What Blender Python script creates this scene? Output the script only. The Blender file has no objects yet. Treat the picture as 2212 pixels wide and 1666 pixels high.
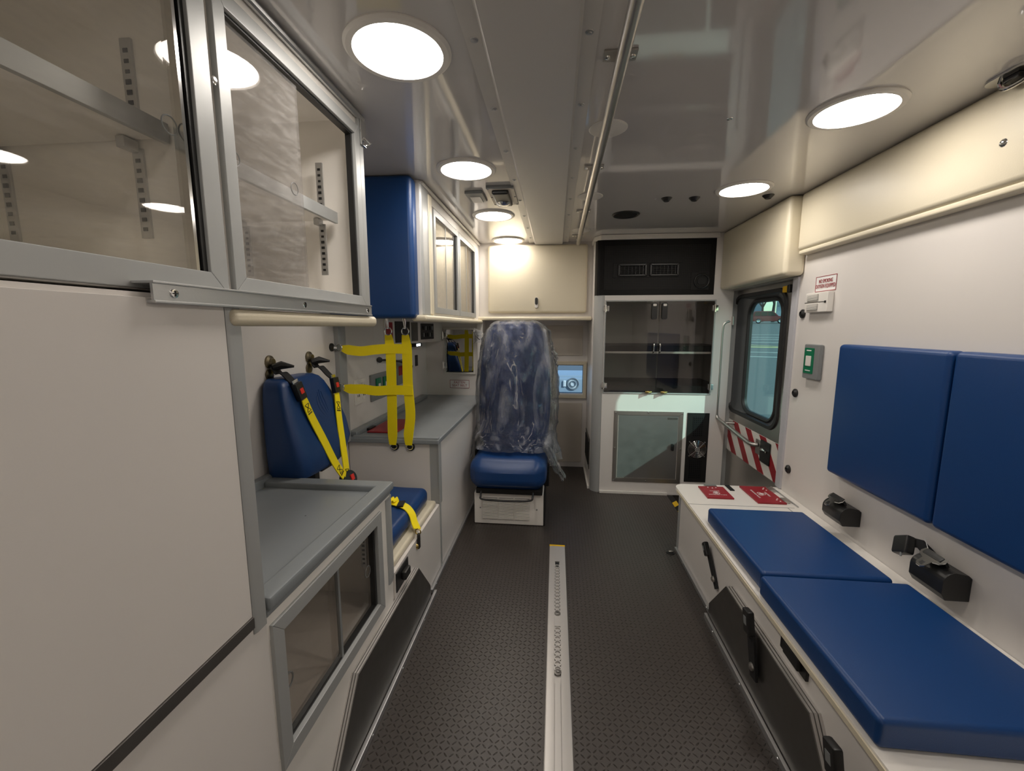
import bpy, bmesh, math, random
from mathutils import Vector, Matrix, noise
random.seed(7)
SC = bpy.context.scene
PI = math.pi

# ------------------------------------------------------------------ camera, world, sun, exposure
cam_d = bpy.data.cameras.new('camera'); cam = bpy.data.objects.new('camera', cam_d); SC.collection.objects.link(cam)
SC.camera = cam
cam_d.sensor_fit = 'HORIZONTAL'; cam_d.sensor_width = 36.0; cam_d.lens = 911.0 * 36.0 / 2212.0
cam_d.clip_start = 0.02; cam_d.clip_end = 400
cam.location = (0, 0, 1.215)
cam.rotation_euler = (PI / 2 - 0.1385, 0.0, 0.1027)

W = bpy.data.worlds.new('world'); SC.world = W; W.use_nodes = True
wn = W.node_tree; wn.nodes.clear()
sky = wn.nodes.new('ShaderNodeTexSky'); sky.sky_type = 'NISHITA'; sky.sun_disc = False
sky.sun_elevation = math.radians(32); sky.sun_rotation = math.radians(122); sky.air_density = 1.0; sky.dust_density = 0.6
bgn = wn.nodes.new('ShaderNodeBackground'); bgn.inputs[1].default_value = 0.11
won = wn.nodes.new('ShaderNodeOutputWorld')
wn.links.new(sky.outputs[0], bgn.inputs[0]); wn.links.new(bgn.outputs[0], won.inputs[0])

sun_d = bpy.data.lights.new('sun', 'SUN'); sun = bpy.data.objects.new('sun', sun_d); SC.collection.objects.link(sun)
sun_d.energy = 2.3; sun_d.angle = math.radians(0.8); sun_d.color = (1.0, 0.97, 0.92)
sun.rotation_euler = Vector((-1.6, 1.0, -1.2)).to_track_quat('-Z', 'Y').to_euler()
sun.location = (6, -4, 6)

SC.view_settings.view_transform = 'Standard'; SC.view_settings.look = 'None'
SC.view_settings.gamma = 1.0; SC.view_settings.use_curve_mapping = False
SC.view_settings.exposure = 1.08
LAMP_STRENGTH = 17.0
LAMP_COLOR = (1.0, 0.925, 0.845)
SC.cycles.max_bounces = 10; SC.cycles.transparent_max_bounces = 24
SC.cycles.diffuse_bounces = 6; SC.cycles.glossy_bounces = 5
SC.cycles.sample_clamp_indirect = 4.0

# ------------------------------------------------------------------ materials
MATS = {}
def nodemat(name):
    m = bpy.data.materials.new(name); m.use_nodes = True; MATS[name] = m
    return m, m.node_tree, m.node_tree.nodes['Principled BSDF']
def pmat(name, col, rough=0.5, metal=0.0, bump=0.0, bscale=200.0, emit=None, estr=0.0, coat=0.0, spec=0.5, vary=0.0, vscale=6.0):
    m, t, b = nodemat(name)
    b.inputs['Base Color'].default_value = (*col, 1); b.inputs['Roughness'].default_value = rough
    b.inputs['Metallic'].default_value = metal; b.inputs['Coat Weight'].default_value = coat
    b.inputs['Coat Roughness'].default_value = 0.05
    b.inputs['Specular IOR Level'].default_value = spec
    tc = t.nodes.new('ShaderNodeTexCoord')
    if bump > 0:
        n = t.nodes.new('ShaderNodeTexNoise'); n.inputs['Scale'].default_value = bscale; n.inputs['Detail'].default_value = 3
        bp = t.nodes.new('ShaderNodeBump'); bp.inputs['Strength'].default_value = bump; bp.inputs['Distance'].default_value = 0.001
        t.links.new(tc.outputs['Object'], n.inputs['Vector']); t.links.new(n.outputs[0], bp.inputs['Height'])
        t.links.new(bp.outputs[0], b.inputs['Normal'])
    if vary > 0:
        n = t.nodes.new('ShaderNodeTexNoise'); n.inputs['Scale'].default_value = vscale; n.inputs['Detail'].default_value = 5
        r = t.nodes.new('ShaderNodeMapRange'); r.inputs[1].default_value = 0.3; r.inputs[2].default_value = 0.7
        r.inputs[3].default_value = max(0.02, rough - vary); r.inputs[4].default_value = min(1, rough + vary)
        t.links.new(tc.outputs['Object'], n.inputs['Vector']); t.links.new(n.outputs[0], r.inputs[0]); t.links.new(r.outputs[0], b.inputs['Roughness'])
    if emit:
        b.inputs['Emission Color'].default_value = (*emit, 1); b.inputs['Emission Strength'].default_value = estr
    return m
white = pmat('white_laminate', (0.74, 0.705, 0.67), 0.33, bump=0.05, bscale=350, vary=0.05)
white_i = pmat('white_interior', (0.84, 0.81, 0.76), 0.4, bump=0.04)
white_b = pmat('bright_white_plastic', (0.78, 0.75, 0.70), 0.35)
ceilm = pmat('ceiling_gloss', (0.62, 0.60, 0.585), 0.07, coat=0.6, spec=0.5)
chanm = pmat('ceiling_cover', (0.62, 0.60, 0.575), 0.3)
cream = pmat('cream_vinyl', (0.70, 0.635, 0.485), 0.42, bump=0.25, bscale=420)
creamp = pmat('cream_panel', (0.62, 0.565, 0.49), 0.45, bump=0.1)
blue = pmat('blue_vinyl', (0.0022, 0.042, 0.165), 0.40, bump=0.22, bscale=500)
blue2 = pmat('blue_moulded', (0.004, 0.040, 0.155), 0.40, bump=0.10, bscale=300)
alu = pmat('brushed_aluminium', (0.55, 0.555, 0.56), 0.34, 0.85, bump=0.08, bscale=300)
aluf = pmat('anodised_frame', (0.40, 0.41, 0.405), 0.42, 0.2)
steel = pmat('stainless_steel', (0.50, 0.48, 0.45), 0.33, 0.95, vary=0.025, vscale=14)
chrome = pmat('chrome', (0.75, 0.75, 0.74), 0.12, 1.0)
brass = pmat('brass', (0.55, 0.42, 0.15), 0.25, 1.0)
aged = pmat('aged_brass', (0.20, 0.17, 0.11), 0.35, 0.9)
greyc = pmat('grey_solid_surface', (0.235, 0.255, 0.265), 0.34, bump=0.03, vary=0.04, vscale=9)
greyp = pmat('grey_plastic', (0.22, 0.23, 0.23), 0.4)
black = pmat('black_plastic', (0.013, 0.013, 0.013), 0.38)
blackm = pmat('black_matte', (0.012, 0.0115, 0.011), 0.6, spec=.3)
blackw = pmat('black_webbing', (0.012, 0.012, 0.013), 0.75, bump=0.5, bscale=700)
yellow = pmat('yellow_webbing', (0.98, 0.79, 0.0), 0.55, bump=0.3, bscale=600)
red = pmat('red_plastic', (0.30, 0.010, 0.018), 0.4)
redb = pmat('red_button', (0.75, 0.03, 0.02), 0.4)
redt = pmat('red_lettering', (0.32, 0.05, 0.06), 0.6)
green = pmat('green_label', (0.0, 0.16, 0.07), 0.4)
whitet = pmat('white_lettering', (0.80, 0.80, 0.78), 0.5)
yel = pmat('yellow_plastic', (0.75, 0.45, 0.0), 0.4)
sealm = pmat('textured_seal', (0.50, 0.50, 0.53), 0.5, bump=1.0, bscale=160)
trackm = pmat('track_aluminium', (0.52, 0.50, 0.48), 0.38, 0.45)
rubber = pmat('rubber_gasket', (0.015, 0.015, 0.015), 0.5)
darkst = pmat('dark_stainless', (0.19, 0.18, 0.168), 0.42, 0.9, vary=0.08, vscale=10)
asphm = pmat('asphalt', (0.13, 0.135, 0.135), 0.9, bump=0.4, bscale=30)
linem = pmat('road_paint_white', (0.65, 0.65, 0.6), 0.7)
liney = pmat('road_paint_yellow', (0.62, 0.55, 0.25), 0.7)
carred = pmat('car_red_paint', (0.20, 0.006, 0.02), 0.25, coat=0.7)
carblue = pmat('car_silver_blue_paint', (0.30, 0.42, 0.55), 0.3, coat=0.7)
carglass = pmat('car_glass', (0.02, 0.025, 0.03), 0.05)
bark = pmat('bark', (0.05, 0.04, 0.035), 0.9)
bldg = pmat('building_wall', (0.42, 0.50, 0.55), 0.8)
bldg2 = pmat('building_band', (0.25, 0.30, 0.33), 0.8)

lampm, t, b = nodemat('lamp_lens')
b.inputs['Base Color'].default_value = (0.8, 0.8, 0.8, 1); b.inputs['Emission Color'].default_value = (*LAMP_COLOR, 1)
b.inputs['Emission Strength'].default_value = LAMP_STRENGTH

def math_(t, op, a, b=None, c=None):
    n = t.nodes.new('ShaderNodeMath'); n.operation = op
    for i, v in enumerate((a, b, c)):
        if v is None: continue
        if isinstance(v, (int, float)): n.inputs[i].default_value = v
        else: t.links.new(v, n.inputs[i])
    return n.outputs[0]
def glassmat(name, tint, refl_rough=0.0, haze=0.0, ior=1.5, boost=0.0, hazecol=(0.8, 0.78, 0.75)):
    m = bpy.data.materials.new(name); m.use_nodes = True; t = m.node_tree; t.nodes.clear(); MATS[name] = m
    o = t.nodes.new('ShaderNodeOutputMaterial'); tr = t.nodes.new('ShaderNodeBsdfTransparent'); gl = t.nodes.new('ShaderNodeBsdfGlossy')
    tr.inputs[0].default_value = (*tint, 1); gl.inputs['Roughness'].default_value = refl_rough
    # Schlick reflectance, the same on both faces of the thin pane
    ge = t.nodes.new('ShaderNodeNewGeometry'); dt = t.nodes.new('ShaderNodeVectorMath'); dt.operation = 'DOT_PRODUCT'
    t.links.new(ge.outputs['Normal'], dt.inputs[0]); t.links.new(ge.outputs['Incoming'], dt.inputs[1])
    f0 = ((ior - 1) / (ior + 1)) ** 2
    om = math_(t, 'SUBTRACT', 1.0, math_(t, 'ABSOLUTE', dt.outputs['Value']))
    fo_ = math_(t, 'MULTIPLY_ADD', math_(t, 'POWER', om, 5.0), 1 - f0, f0)
    class fr: outputs = [fo_]
    mx = t.nodes.new('ShaderNodeMixShader')
    if boost:
        ad = t.nodes.new('ShaderNodeMath'); ad.operation = 'ADD'; ad.inputs[1].default_value = boost; ad.use_clamp = True
        t.links.new(fr.outputs[0], ad.inputs[0]); t.links.new(ad.outputs[0], mx.inputs[0])
    else: t.links.new(fr.outputs[0], mx.inputs[0])
    t.links.new(tr.outputs[0], mx.inputs[1]); t.links.new(gl.outputs[0], mx.inputs[2])
    last = mx
    if haze > 0:
        df = t.nodes.new('ShaderNodeBsdfDiffuse'); df.inputs[0].default_value = (*hazecol, 1)
        tc = t.nodes.new('ShaderNodeTexCoord'); mp = t.nodes.new('ShaderNodeMapping'); mp.inputs['Scale'].default_value = (1, 5, 22); mp.inputs['Rotation'].default_value = (0.5, 0, 0)
        n = t.nodes.new('ShaderNodeTexNoise'); n.inputs['Scale'].default_value = 4; n.inputs['Detail'].default_value = 8; n.inputs['Roughness'].default_value = 0.7
        r = t.nodes.new('ShaderNodeMapRange'); r.inputs[1].default_value = 0.45; r.inputs[2].default_value = 0.9; r.inputs[3].default_value = haze * 0.25; r.inputs[4].default_value = haze
        t.links.new(tc.outputs['Object'], mp.inputs[0]); t.links.new(mp.outputs[0], n.inputs[0]); t.links.new(n.outputs[0], r.inputs[0])
        m2 = t.nodes.new('ShaderNodeMixShader'); t.links.new(r.outputs[0], m2.inputs[0]); t.links.new(mx.outputs[0], m2.inputs[1]); t.links.new(df.outputs[0], m2.inputs[2]); last = m2
    t.links.new(last.outputs[0], o.inputs[0])
    return m
plexi = glassmat('clear_plexiglass', (0.99, 0.985, 0.97), 0.01, 0.10, 1.45)
plexi2 = glassmat('scratched_plexiglass', (0.86, 0.85, 0.85), 0.03, 0.28, 1.5, 0.03)
plexi3 = glassmat('lower_plexiglass', (0.95, 0.93, 0.91), 0.02, 0.06, 1.45, 0.01)
smoke = glassmat('smoked_glass', (0.80, 0.79, 0.78), 0.0, 0, 1.5, 0.02)
darkmir = glassmat('dark_reflective_glass', (0.10, 0.10, 0.12), 0.0, 0, 1.8, 0.5)
winglass = glassmat('tinted_window_glass', (0.72, 0.93, 0.89), 0.0, 0, 1.45)
frontglass = glassmat('front_window_glass', (0.75, 0.9, 1.0), 0.0, 0, 1.45)

def filmmat():
    m = bpy.data.materials.new('plastic_film'); m.use_nodes = True; t = m.node_tree; t.nodes.clear()
    o = t.nodes.new('ShaderNodeOutputMaterial'); tr = t.nodes.new('ShaderNodeBsdfTransparent'); tr.inputs[0].default_value = (0.94, 0.95, 0.97, 1)
    gl = t.nodes.new('ShaderNodeBsdfGlossy'); gl.inputs['Roughness'].default_value = 0.09
    df = t.nodes.new('ShaderNodeBsdfDiffuse'); df.inputs[0].default_value = (0.84, 0.86, 0.94, 1)
    tl = t.nodes.new('ShaderNodeBsdfTranslucent'); tl.inputs[0].default_value = (0.7, 0.75, 0.82, 1)
    tc = t.nodes.new('ShaderNodeTexCoord'); mp = t.nodes.new('ShaderNodeMapping'); mp.inputs['Scale'].default_value = (1.0, 1.0, 0.22); mp.inputs['Rotation'].default_value = (0, 0.35, 0)
    n = t.nodes.new('ShaderNodeTexNoise'); n.inputs['Scale'].default_value = 14; n.inputs['Detail'].default_value = 6; n.inputs['Distortion'].default_value = 1.8; n.inputs['Roughness'].default_value = 0.62
    bp = t.nodes.new('ShaderNodeBump'); bp.inputs['Strength'].default_value = 1.0; bp.inputs['Distance'].default_value = 0.045
    t.links.new(tc.outputs['Object'], mp.inputs[0]); t.links.new(mp.outputs[0], n.inputs[0]); t.links.new(n.outputs[0], bp.inputs['Height'])
    t.links.new(bp.outputs[0], gl.inputs['Normal'])
    fr = t.nodes.new('ShaderNodeFresnel'); fr.inputs[0].default_value = 1.5; t.links.new(bp.outputs[0], fr.inputs['Normal'])
    ad = t.nodes.new('ShaderNodeMath'); ad.operation = 'MULTIPLY_ADD'; ad.inputs[1].default_value = 1.3; ad.inputs[2].default_value = 0.03; ad.use_clamp = True
    t.links.new(fr.outputs[0], ad.inputs[0])
    m1 = t.nodes.new('ShaderNodeMixShader'); t.links.new(ad.outputs[0], m1.inputs[0]); t.links.new(tr.outputs[0], m1.inputs[1]); t.links.new(gl.outputs[0], m1.inputs[2])
    dd = t.nodes.new('ShaderNodeMixShader'); dd.inputs[0].default_value = 0.5; t.links.new(df.outputs[0], dd.inputs[1]); t.links.new(tl.outputs[0], dd.inputs[2])
    n2 = t.nodes.new('ShaderNodeTexNoise'); n2.inputs['Scale'].default_value = 6; n2.inputs['Detail'].default_value = 9; n2.inputs['Distortion'].default_value = 2.0
    r2 = t.nodes.new('ShaderNodeMapRange'); r2.inputs[1].default_value = 0.50; r2.inputs[2].default_value = 0.74; r2.inputs[3].default_value = 0.01; r2.inputs[4].default_value = 0.50
    t.links.new(mp.outputs[0], n2.inputs[0]); t.links.new(n2.outputs[0], r2.inputs[0])
    n3 = t.nodes.new('ShaderNodeTexNoise'); n3.inputs['Scale'].default_value = 5; n3.inputs['Detail'].default_value = 3; n3.inputs['Distortion'].default_value = 1.2; n3.inputs['Roughness'].default_value = 0.7
    t.links.new(mp.outputs[0], n3.inputs[0])
    cr = math_(t, 'ABSOLUTE', math_(t, 'SUBTRACT', n3.outputs[0], 0.5))
    r3 = t.nodes.new('ShaderNodeMapRange'); r3.inputs[1].default_value = 0.0; r3.inputs[2].default_value = 0.02; r3.inputs[3].default_value = 0.55; r3.inputs[4].default_value = 0.0
    t.links.new(cr, r3.inputs[0])
    n4 = t.nodes.new('ShaderNodeTexNoise'); n4.inputs['Scale'].default_value = 11; n4.inputs['Detail'].default_value = 5; n4.inputs['Distortion'].default_value = 1.0
    t.links.new(mp.outputs[0], n4.inputs[0])
    r4 = t.nodes.new('ShaderNodeMapRange'); r4.inputs[1].default_value = 0.50; r4.inputs[2].default_value = 0.60; t.links.new(n4.outputs[0], r4.inputs[0])
    cr5 = math_(t, 'ABSOLUTE', math_(t, 'SUBTRACT', n4.outputs[0], 0.47))
    r5 = t.nodes.new('ShaderNodeMapRange'); r5.inputs[1].default_value = 0.0; r5.inputs[2].default_value = 0.012; r5.inputs[3].default_value = 0.40; r5.inputs[4].default_value = 0.0; t.links.new(cr5, r5.inputs[0])
    r6 = t.nodes.new('ShaderNodeMapRange'); r6.inputs[1].default_value = 0.50; r6.inputs[2].default_value = 0.60; t.links.new(n2.outputs[0], r6.inputs[0])
    mx_ = math_(t, 'MAXIMUM', r2.outputs[0], math_(t, 'MAXIMUM', math_(t, 'MULTIPLY', r3.outputs[0], r4.outputs[0]), math_(t, 'MULTIPLY', r5.outputs[0], r6.outputs[0])))
    m2 = t.nodes.new('ShaderNodeMixShader'); t.links.new(mx_, m2.inputs[0]); t.links.new(m1.outputs[0], m2.inputs[1]); t.links.new(dd.outputs[0], m2.inputs[2])
    t.links.new(m2.outputs[0], o.inputs[0]); return m
film = filmmat()

# rubber floor: raised diamond tread
floorm, t, b = nodemat('diamond_tread_rubber')
tc = t.nodes.new('ShaderNodeTexCoord'); sp = t.nodes.new('ShaderNodeSeparateXYZ'); t.links.new(tc.outputs['Object'], sp.inputs[0])
u = math_(t, 'MULTIPLY', sp.outputs[0], 1 / 0.0178); v = math_(t, 'MULTIPLY', sp.outputs[1], 1 / 0.0178)
ru = math_(t, 'ROUND', u); rv = math_(t, 'ROUND', v)
fu = math_(t, 'SUBTRACT', u, ru); fv = math_(t, 'SUBTRACT', v, rv)
par = math_(t, 'FLOORED_MODULO', math_(t, 'ADD', ru, rv), 2.0)
sg = math_(t, 'SUBTRACT', 1.0, math_(t, 'MULTIPLY', math_(t, 'GREATER_THAN', par, 0.5), 2.0))
fvs = math_(t, 'MULTIPLY', fv, sg)
aa = math_(t, 'MULTIPLY', math_(t, 'ADD', fu, fvs), 0.7071 / 0.46); bb = math_(t, 'MULTIPLY', math_(t, 'SUBTRACT', fu, fvs), 0.7071 / 0.12)
d2 = math_(t, 'ADD', math_(t, 'MULTIPLY', aa, aa), math_(t, 'MULTIPLY', bb, bb))
mr = t.nodes.new('ShaderNodeMapRange'); mr.interpolation_type = 'SMOOTHSTEP'; mr.inputs[1].default_value = 1.0; mr.inputs[2].default_value = 0.1; mr.inputs[3].default_value = 0; mr.inputs[4].default_value = 1
t.links.new(d2, mr.inputs[0])
nz = t.nodes.new('ShaderNodeTexNoise'); nz.inputs['Scale'].default_value = 500; t.links.new(tc.outputs['Object'], nz.inputs[0])
hh = math_(t, 'MULTIPLY_ADD', nz.outputs[0], 0.12, mr.outputs[0])
bp = t.nodes.new('ShaderNodeBump'); bp.inputs['Distance'].default_value = 0.0026; bp.inputs['Strength'].default_value = 1.0
t.links.new(hh, bp.inputs['Height']); t.links.new(bp.outputs[0], b.inputs['Normal'])
b.inputs['Base Color'].default_value = (0.042, 0.034, 0.029, 1); t.links.new(math_(t, 'MULTIPLY_ADD', mr.outputs[0], -0.14, 0.38), b.inputs['Roughness']); b.inputs['Specular IOR Level'].default_value = 0.55

def perfmat(name, axis_a, axis_b, pitch, hole, base, rnd=False):
    m, t, b = nodemat(name)
    tc = t.nodes.new('ShaderNodeTexCoord'); sp = t.nodes.new('ShaderNodeSeparateXYZ'); t.links.new(tc.outputs['Object'], sp.inputs[0])
    d = []
    for ax in (axis_a, axis_b):
        q = math_(t, 'MULTIPLY', sp.outputs[ax], 1 / pitch); f = math_(t, 'ABSOLUTE', math_(t, 'SUBTRACT', q, math_(t, 'ROUND', q))); d.append(f)
    mxx = math_(t, 'MAXIMUM', d[0], d[1]); isw = math_(t, 'GREATER_THAN', mxx, hole)
    mx = t.nodes.new('ShaderNodeMix'); mx.data_type = 'RGBA'; mx.inputs[6].default_value = (0.002, 0.002, 0.002, 1); mx.inputs[7].default_value = (*base, 1); b.inputs['Specular IOR Level'].default_value = 0.2
    t.links.new(isw, mx.inputs[0]); t.links.new(mx.outputs[2], b.inputs['Base Color']); b.inputs['Roughness'].default_value = 0.5
    return m
perf = perfmat('perforated_black', 0, 2, 0.0115, 0.28, (0.018, 0.017, 0.0165))
perf2 = perfmat('vented_black', 0, 2, 0.0135, 0.27, (0.016, 0.016, 0.017))

# ------------------------------------------------------------------ helpers
ORG = {}
class MB:
    def __init__(s): s.bm = bmesh.new(); s.mi = 0; s.nb = 0
    def _tag(s, faces):
        for f in faces: f.material_index = s.mi
    def box(s, x0, x1, y0, y1, z0, z1, bev=0.0, seg=2):
        if x0 > x1: x0, x1 = x1, x0
        if y0 > y1: y0, y1 = y1, y0
        if z0 > z1: z0, z1 = z1, z0
        e = .00014 * (s.nb % 7); s.nb += 1      # neighbouring boxes never share a plane
        x0 -= e; x1 += e; y0 -= e; y1 += e; z0 -= e; z1 += e
        t = bmesh.new(); bmesh.ops.create_cube(t, size=1)
        for v in t.verts: v.co = Vector(((x0 + x1) / 2 + v.co.x * (x1 - x0), (y0 + y1) / 2 + v.co.y * (y1 - y0), (z0 + z1) / 2 + v.co.z * (z1 - z0)))
        if bev > 0: bmesh.ops.bevel(t, geom=t.edges[:], offset=bev, segments=seg, affect='EDGES', profile=0.5)
        return s._merge(t)
    def _merge(s, t, mtx=None):
        if mtx is not None: bmesh.ops.transform(t, matrix=mtx, verts=t.verts)
        mp = {}
        for v in t.verts: mp[v] = s.bm.verts.new(v.co)
        for f in t.faces:
            try: nf = s.bm.faces.new([mp[v] for v in f.verts]); nf.material_index = s.mi
            except ValueError: pass
        t.free(); return s
    def obox(s, c, ax, hx, hy, hz, bev=0.0, seg=2):
        """box centred at c, ax = 3x3 Matrix whose columns are its axes, half sizes"""
        t = bmesh.new(); bmesh.ops.create_cube(t, size=2)
        for v in t.verts: v.co = Vector((v.co.x * hx, v.co.y * hy, v.co.z * hz))
        if bev > 0: bmesh.ops.bevel(t, geom=t.edges[:], offset=bev, segments=seg, affect='EDGES', profile=0.5)
        return s._merge(t, Matrix.Translation(c) @ ax.to_4x4())
    def rbox(s, x0, x1, y0, y1, z0, z1, r=0.02, puff=(0, 0, 0), n=8):
        """rounded, slightly puffed upholstery block"""
        h = Vector((abs(x1 - x0) / 2, abs(y1 - y0) / 2, abs(z1 - z0) / 2)); c = Vector(((x0 + x1) / 2, (y0 + y1) / 2, (z0 + z1) / 2))
        r = min(r, h.x * .98, h.y * .98, h.z * .98)
        def ticks(hh):
            arc = [r * math.tan(math.radians(a)) for a in (0, 11, 23, 34, 45)]
            inn = [-(hh - r) + 2 * (hh - r) * i / n for i in range(1, n)]
            return [-(hh - r) - a for a in reversed(arc)] + inn + [(hh - r) + a for a in arc]
        T = [ticks(h.x), ticks(h.y), ticks(h.z)]; cache = {}
        def vert(p):
            k = (round(p[0], 6), round(p[1], 6), round(p[2], 6))
            if k in cache: return cache[k]
            q = Vector(p); inner = Vector([max(-(h[i] - r), min(h[i] - r, q[i])) for i in range(3)])
            d = q - inner
            if d.length > 1e-9: q = inner + d.normalized() * r
            for i in range(3):
                if puff[i] and abs(abs(p[i]) - h[i]) < 1e-6:
                    j, kk = (i + 1) % 3, (i + 2) % 3
                    w = (1 - abs(p[j] / h[j]) ** 3) * (1 - abs(p[kk] / h[kk]) ** 3)
                    q[i] += math.copysign(puff[i] * w, p[i])
            cache[k] = s.bm.verts.new(q + c); return cache[k]
        for i in range(3):
            j, k = (i + 1) % 3, (i + 2) % 3
            for sg in (-1, 1):
                for a in range(len(T[j]) - 1):
                    for b_ in range(len(T[k]) - 1):
                        ps = []
                        for (aa_, bb_) in ((a, b_), (a + 1, b_), (a + 1, b_ + 1), (a, b_ + 1)):
                            p = [0, 0, 0]; p[i] = sg * h[i]; p[j] = T[j][aa_]; p[k] = T[k][bb_]; ps.append(vert(p))
                        if sg < 0: ps.reverse()
                        if len(set(ps)) < 4: continue
                        try: f = s.bm.faces.new(ps); f.material_index = s.mi
                        except ValueError: pass
        return s
    def prism(s, pts, axis, a, b_, bev=0.0):
        t = bmesh.new()
        def P(p, w):
            return {'x': (w, p[0], p[1]), 'y': (p[0], w, p[1]), 'z': (p[0], p[1], w)}[axis]
        A = [t.verts.new(P(p, a)) for p in pts]; B = [t.verts.new(P(p, b_)) for p in pts]
        t.faces.new(A); t.faces.new(list(reversed(B))); n = len(pts)
        for i in range(n): t.faces.new([A[i], B[i], B[(i + 1) % n], A[(i + 1) % n]])
        bmesh.ops.recalc_face_normals(t, faces=t.faces[:])
        if bev > 0: bmesh.ops.bevel(t, geom=t.edges[:], offset=bev, segments=2, affect='EDGES', profile=0.5)
        return s._merge(t)
    def tube(s, pts, r, n=12, closed=False, cap=True):
        pts = [Vector(p) for p in pts]; m = len(pts); rings = []; up = None
        for i, p in enumerate(pts):
            if closed: d = pts[(i + 1) % m] - pts[i - 1]
            else: d = pts[min(i + 1, m - 1)] - pts[max(i - 1, 0)]
            d.normalize()
            if up is None:
                up = Vector((0, 0, 1)) if abs(d.z) < .9 else Vector((1, 0, 0))
            u_ = d.cross(up).normalized(); w_ = u_.cross(d).normalized(); up = w_
            rr = r[i] if isinstance(r, (list, tuple)) else r
            rings.append([s.bm.verts.new(p + (u_ * math.cos(2 * PI * k / n) + w_ * math.sin(2 * PI * k / n)) * rr) for k in range(n)])
        for i in range(m if closed else m - 1):
            A, B = rings[i], rings[(i + 1) % m]
            for k in range(n): s._tag([s.bm.faces.new([A[k], B[k], B[(k + 1) % n], A[(k + 1) % n]])])
        if cap and not closed:
            s._tag([s.bm.faces.new(rings[0]), s.bm.faces.new(list(reversed(rings[-1])))])
        return s
    def cyl(s, p0, p1, r, n=24, r2=None):
        return s.tube([p0, p1], [r, r if r2 is None else r2], n)
    def ring(s, c, nrm, R, r, n=32, m=8):
        nrm = Vector(nrm).normalized(); a = nrm.orthogonal().normalized(); b_ = nrm.cross(a)
        return s.tube([Vector(c) + a * R * math.cos(2 * PI * i / n) + b_ * R * math.sin(2 * PI * i / n) for i in range(n)], r, m, closed=True)
    def lathe(s, c, nrm, prof, n=32):
        """prof: list of (radius, height along nrm)"""
        nrm = Vector(nrm).normalized(); a = nrm.orthogonal().normalized(); b_ = nrm.cross(a); c = Vector(c); R = []
        for (r, h) in prof:
            if r < 1e-6: R.append([s.bm.verts.new(c + nrm * h)])
            else: R.append([s.bm.verts.new(c + nrm * h + (a * math.cos(2 * PI * k / n) + b_ * math.sin(2 * PI * k / n)) * r) for k in range(n)])
        for A, B in zip(R, R[1:]):
            for k in range(n):
                k2 = (k + 1) % n
                if len(A) == 1 and len(B) == 1: continue
                if len(A) == 1: fs = [A[0], B[k], B[k2]]
                elif len(B) == 1: fs = [A[k], B[0], A[k2]]
                else: fs = [A[k], B[k], B[k2], A[k2]]
                s._tag([s.bm.faces.new(fs)])
        return s
    def strap(s, pts, width, wdir, th=0.0016):
        """flat webbing along pts; wdir = vector or list of vectors across its width"""
        pts = [Vector(p) for p in pts]; m = len(pts); R = []
        for i, p in enumerate(pts):
            d = (pts[min(i + 1, m - 1)] - pts[max(i - 1, 0)]).normalized()
            w = Vector(wdir[i] if isinstance(wdir, list) else wdir); w = (w - d * w.dot(d)).normalized(); nn = d.cross(w)
            ww = (width[i] if isinstance(width, list) else width) / 2
            R.append([s.bm.verts.new(p + w * ww + nn * th), s.bm.verts.new(p - w * ww + nn * th), s.bm.verts.new(p - w * ww - nn * th), s.bm.verts.new(p + w * ww - nn * th)])
        for A, B in zip(R, R[1:]):
            for k in range(4): s._tag([s.bm.faces.new([A[k], B[k], B[(k + 1) % 4], A[(k + 1) % 4]])])
        s._tag([s.bm.faces.new(R[0]), s.bm.faces.new(list(reversed(R[-1])))]); return s
    def loft(s, rings, cap=True):
        V = [[s.bm.verts.new(p) for p in r] for r in rings]; n = len(V[0])
        for A, B in zip(V, V[1:]):
            for k in range(n): s._tag([s.bm.faces.new([A[k], A[(k + 1) % n], B[(k + 1) % n], B[k]])])
        if cap: s._tag([s.bm.faces.new(list(reversed(V[0]))), s.bm.faces.new(V[-1])])
        return s
    def frame(s, axis, w0, w1, a0, a1, z0, z1, bw, bev=0.0015):
        """four mitred bars; a = horizontal axis of the plane"""
        def q(pts): s.prism(pts, axis, w0, w1, bev)
        q([(a0, z0), (a1, z0), (a1 - bw, z0 + bw), (a0 + bw, z0 + bw)]); q([(a0, z1), (a1, z1), (a1 - bw, z1 - bw), (a0 + bw, z1 - bw)])
        q([(a0, z0), (a0, z1), (a0 + bw, z1 - bw), (a0 + bw, z0 + bw)]); q([(a1, z0), (a1, z1), (a1 - bw, z1 - bw), (a1 - bw, z0 + bw)]); return s
    def build(s, name, mat, parent=None, smooth=35, origin=None, fix=True):
        if fix: bmesh.ops.recalc_face_normals(s.bm, faces=s.bm.faces[:])
        if parent is not None: o_ = ORG[parent.name]
        elif origin is not None: o_ = Vector(origin)
        else:
            xs = [v.co for v in s.bm.verts]
            o_ = Vector(((min(p.x for p in xs) + max(p.x for p in xs)) / 2, (min(p.y for p in xs) + max(p.y for p in xs)) / 2, min(p.z for p in xs)))
        for v in s.bm.verts: v.co -= o_
        me = bpy.data.meshes.new(name); s.bm.to_mesh(me); s.bm.free()
        for mm in (mat if isinstance(mat, (list, tuple)) else [mat]): me.materials.append(mm)
        if smooth:
            me.shade_smooth(); me.set_sharp_from_angle(angle=math.radians(smooth))
        o = bpy.data.objects.new(name, me); SC.collection.objects.link(o)
        if parent is not None: o.parent = parent
        else: o.location = o_
        if smooth == 35:
            wnm = o.modifiers.new('weighted_normals', 'WEIGHTED_NORMAL'); wnm.keep_sharp = True
        ORG[o.name] = o_.copy()
        return o
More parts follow.
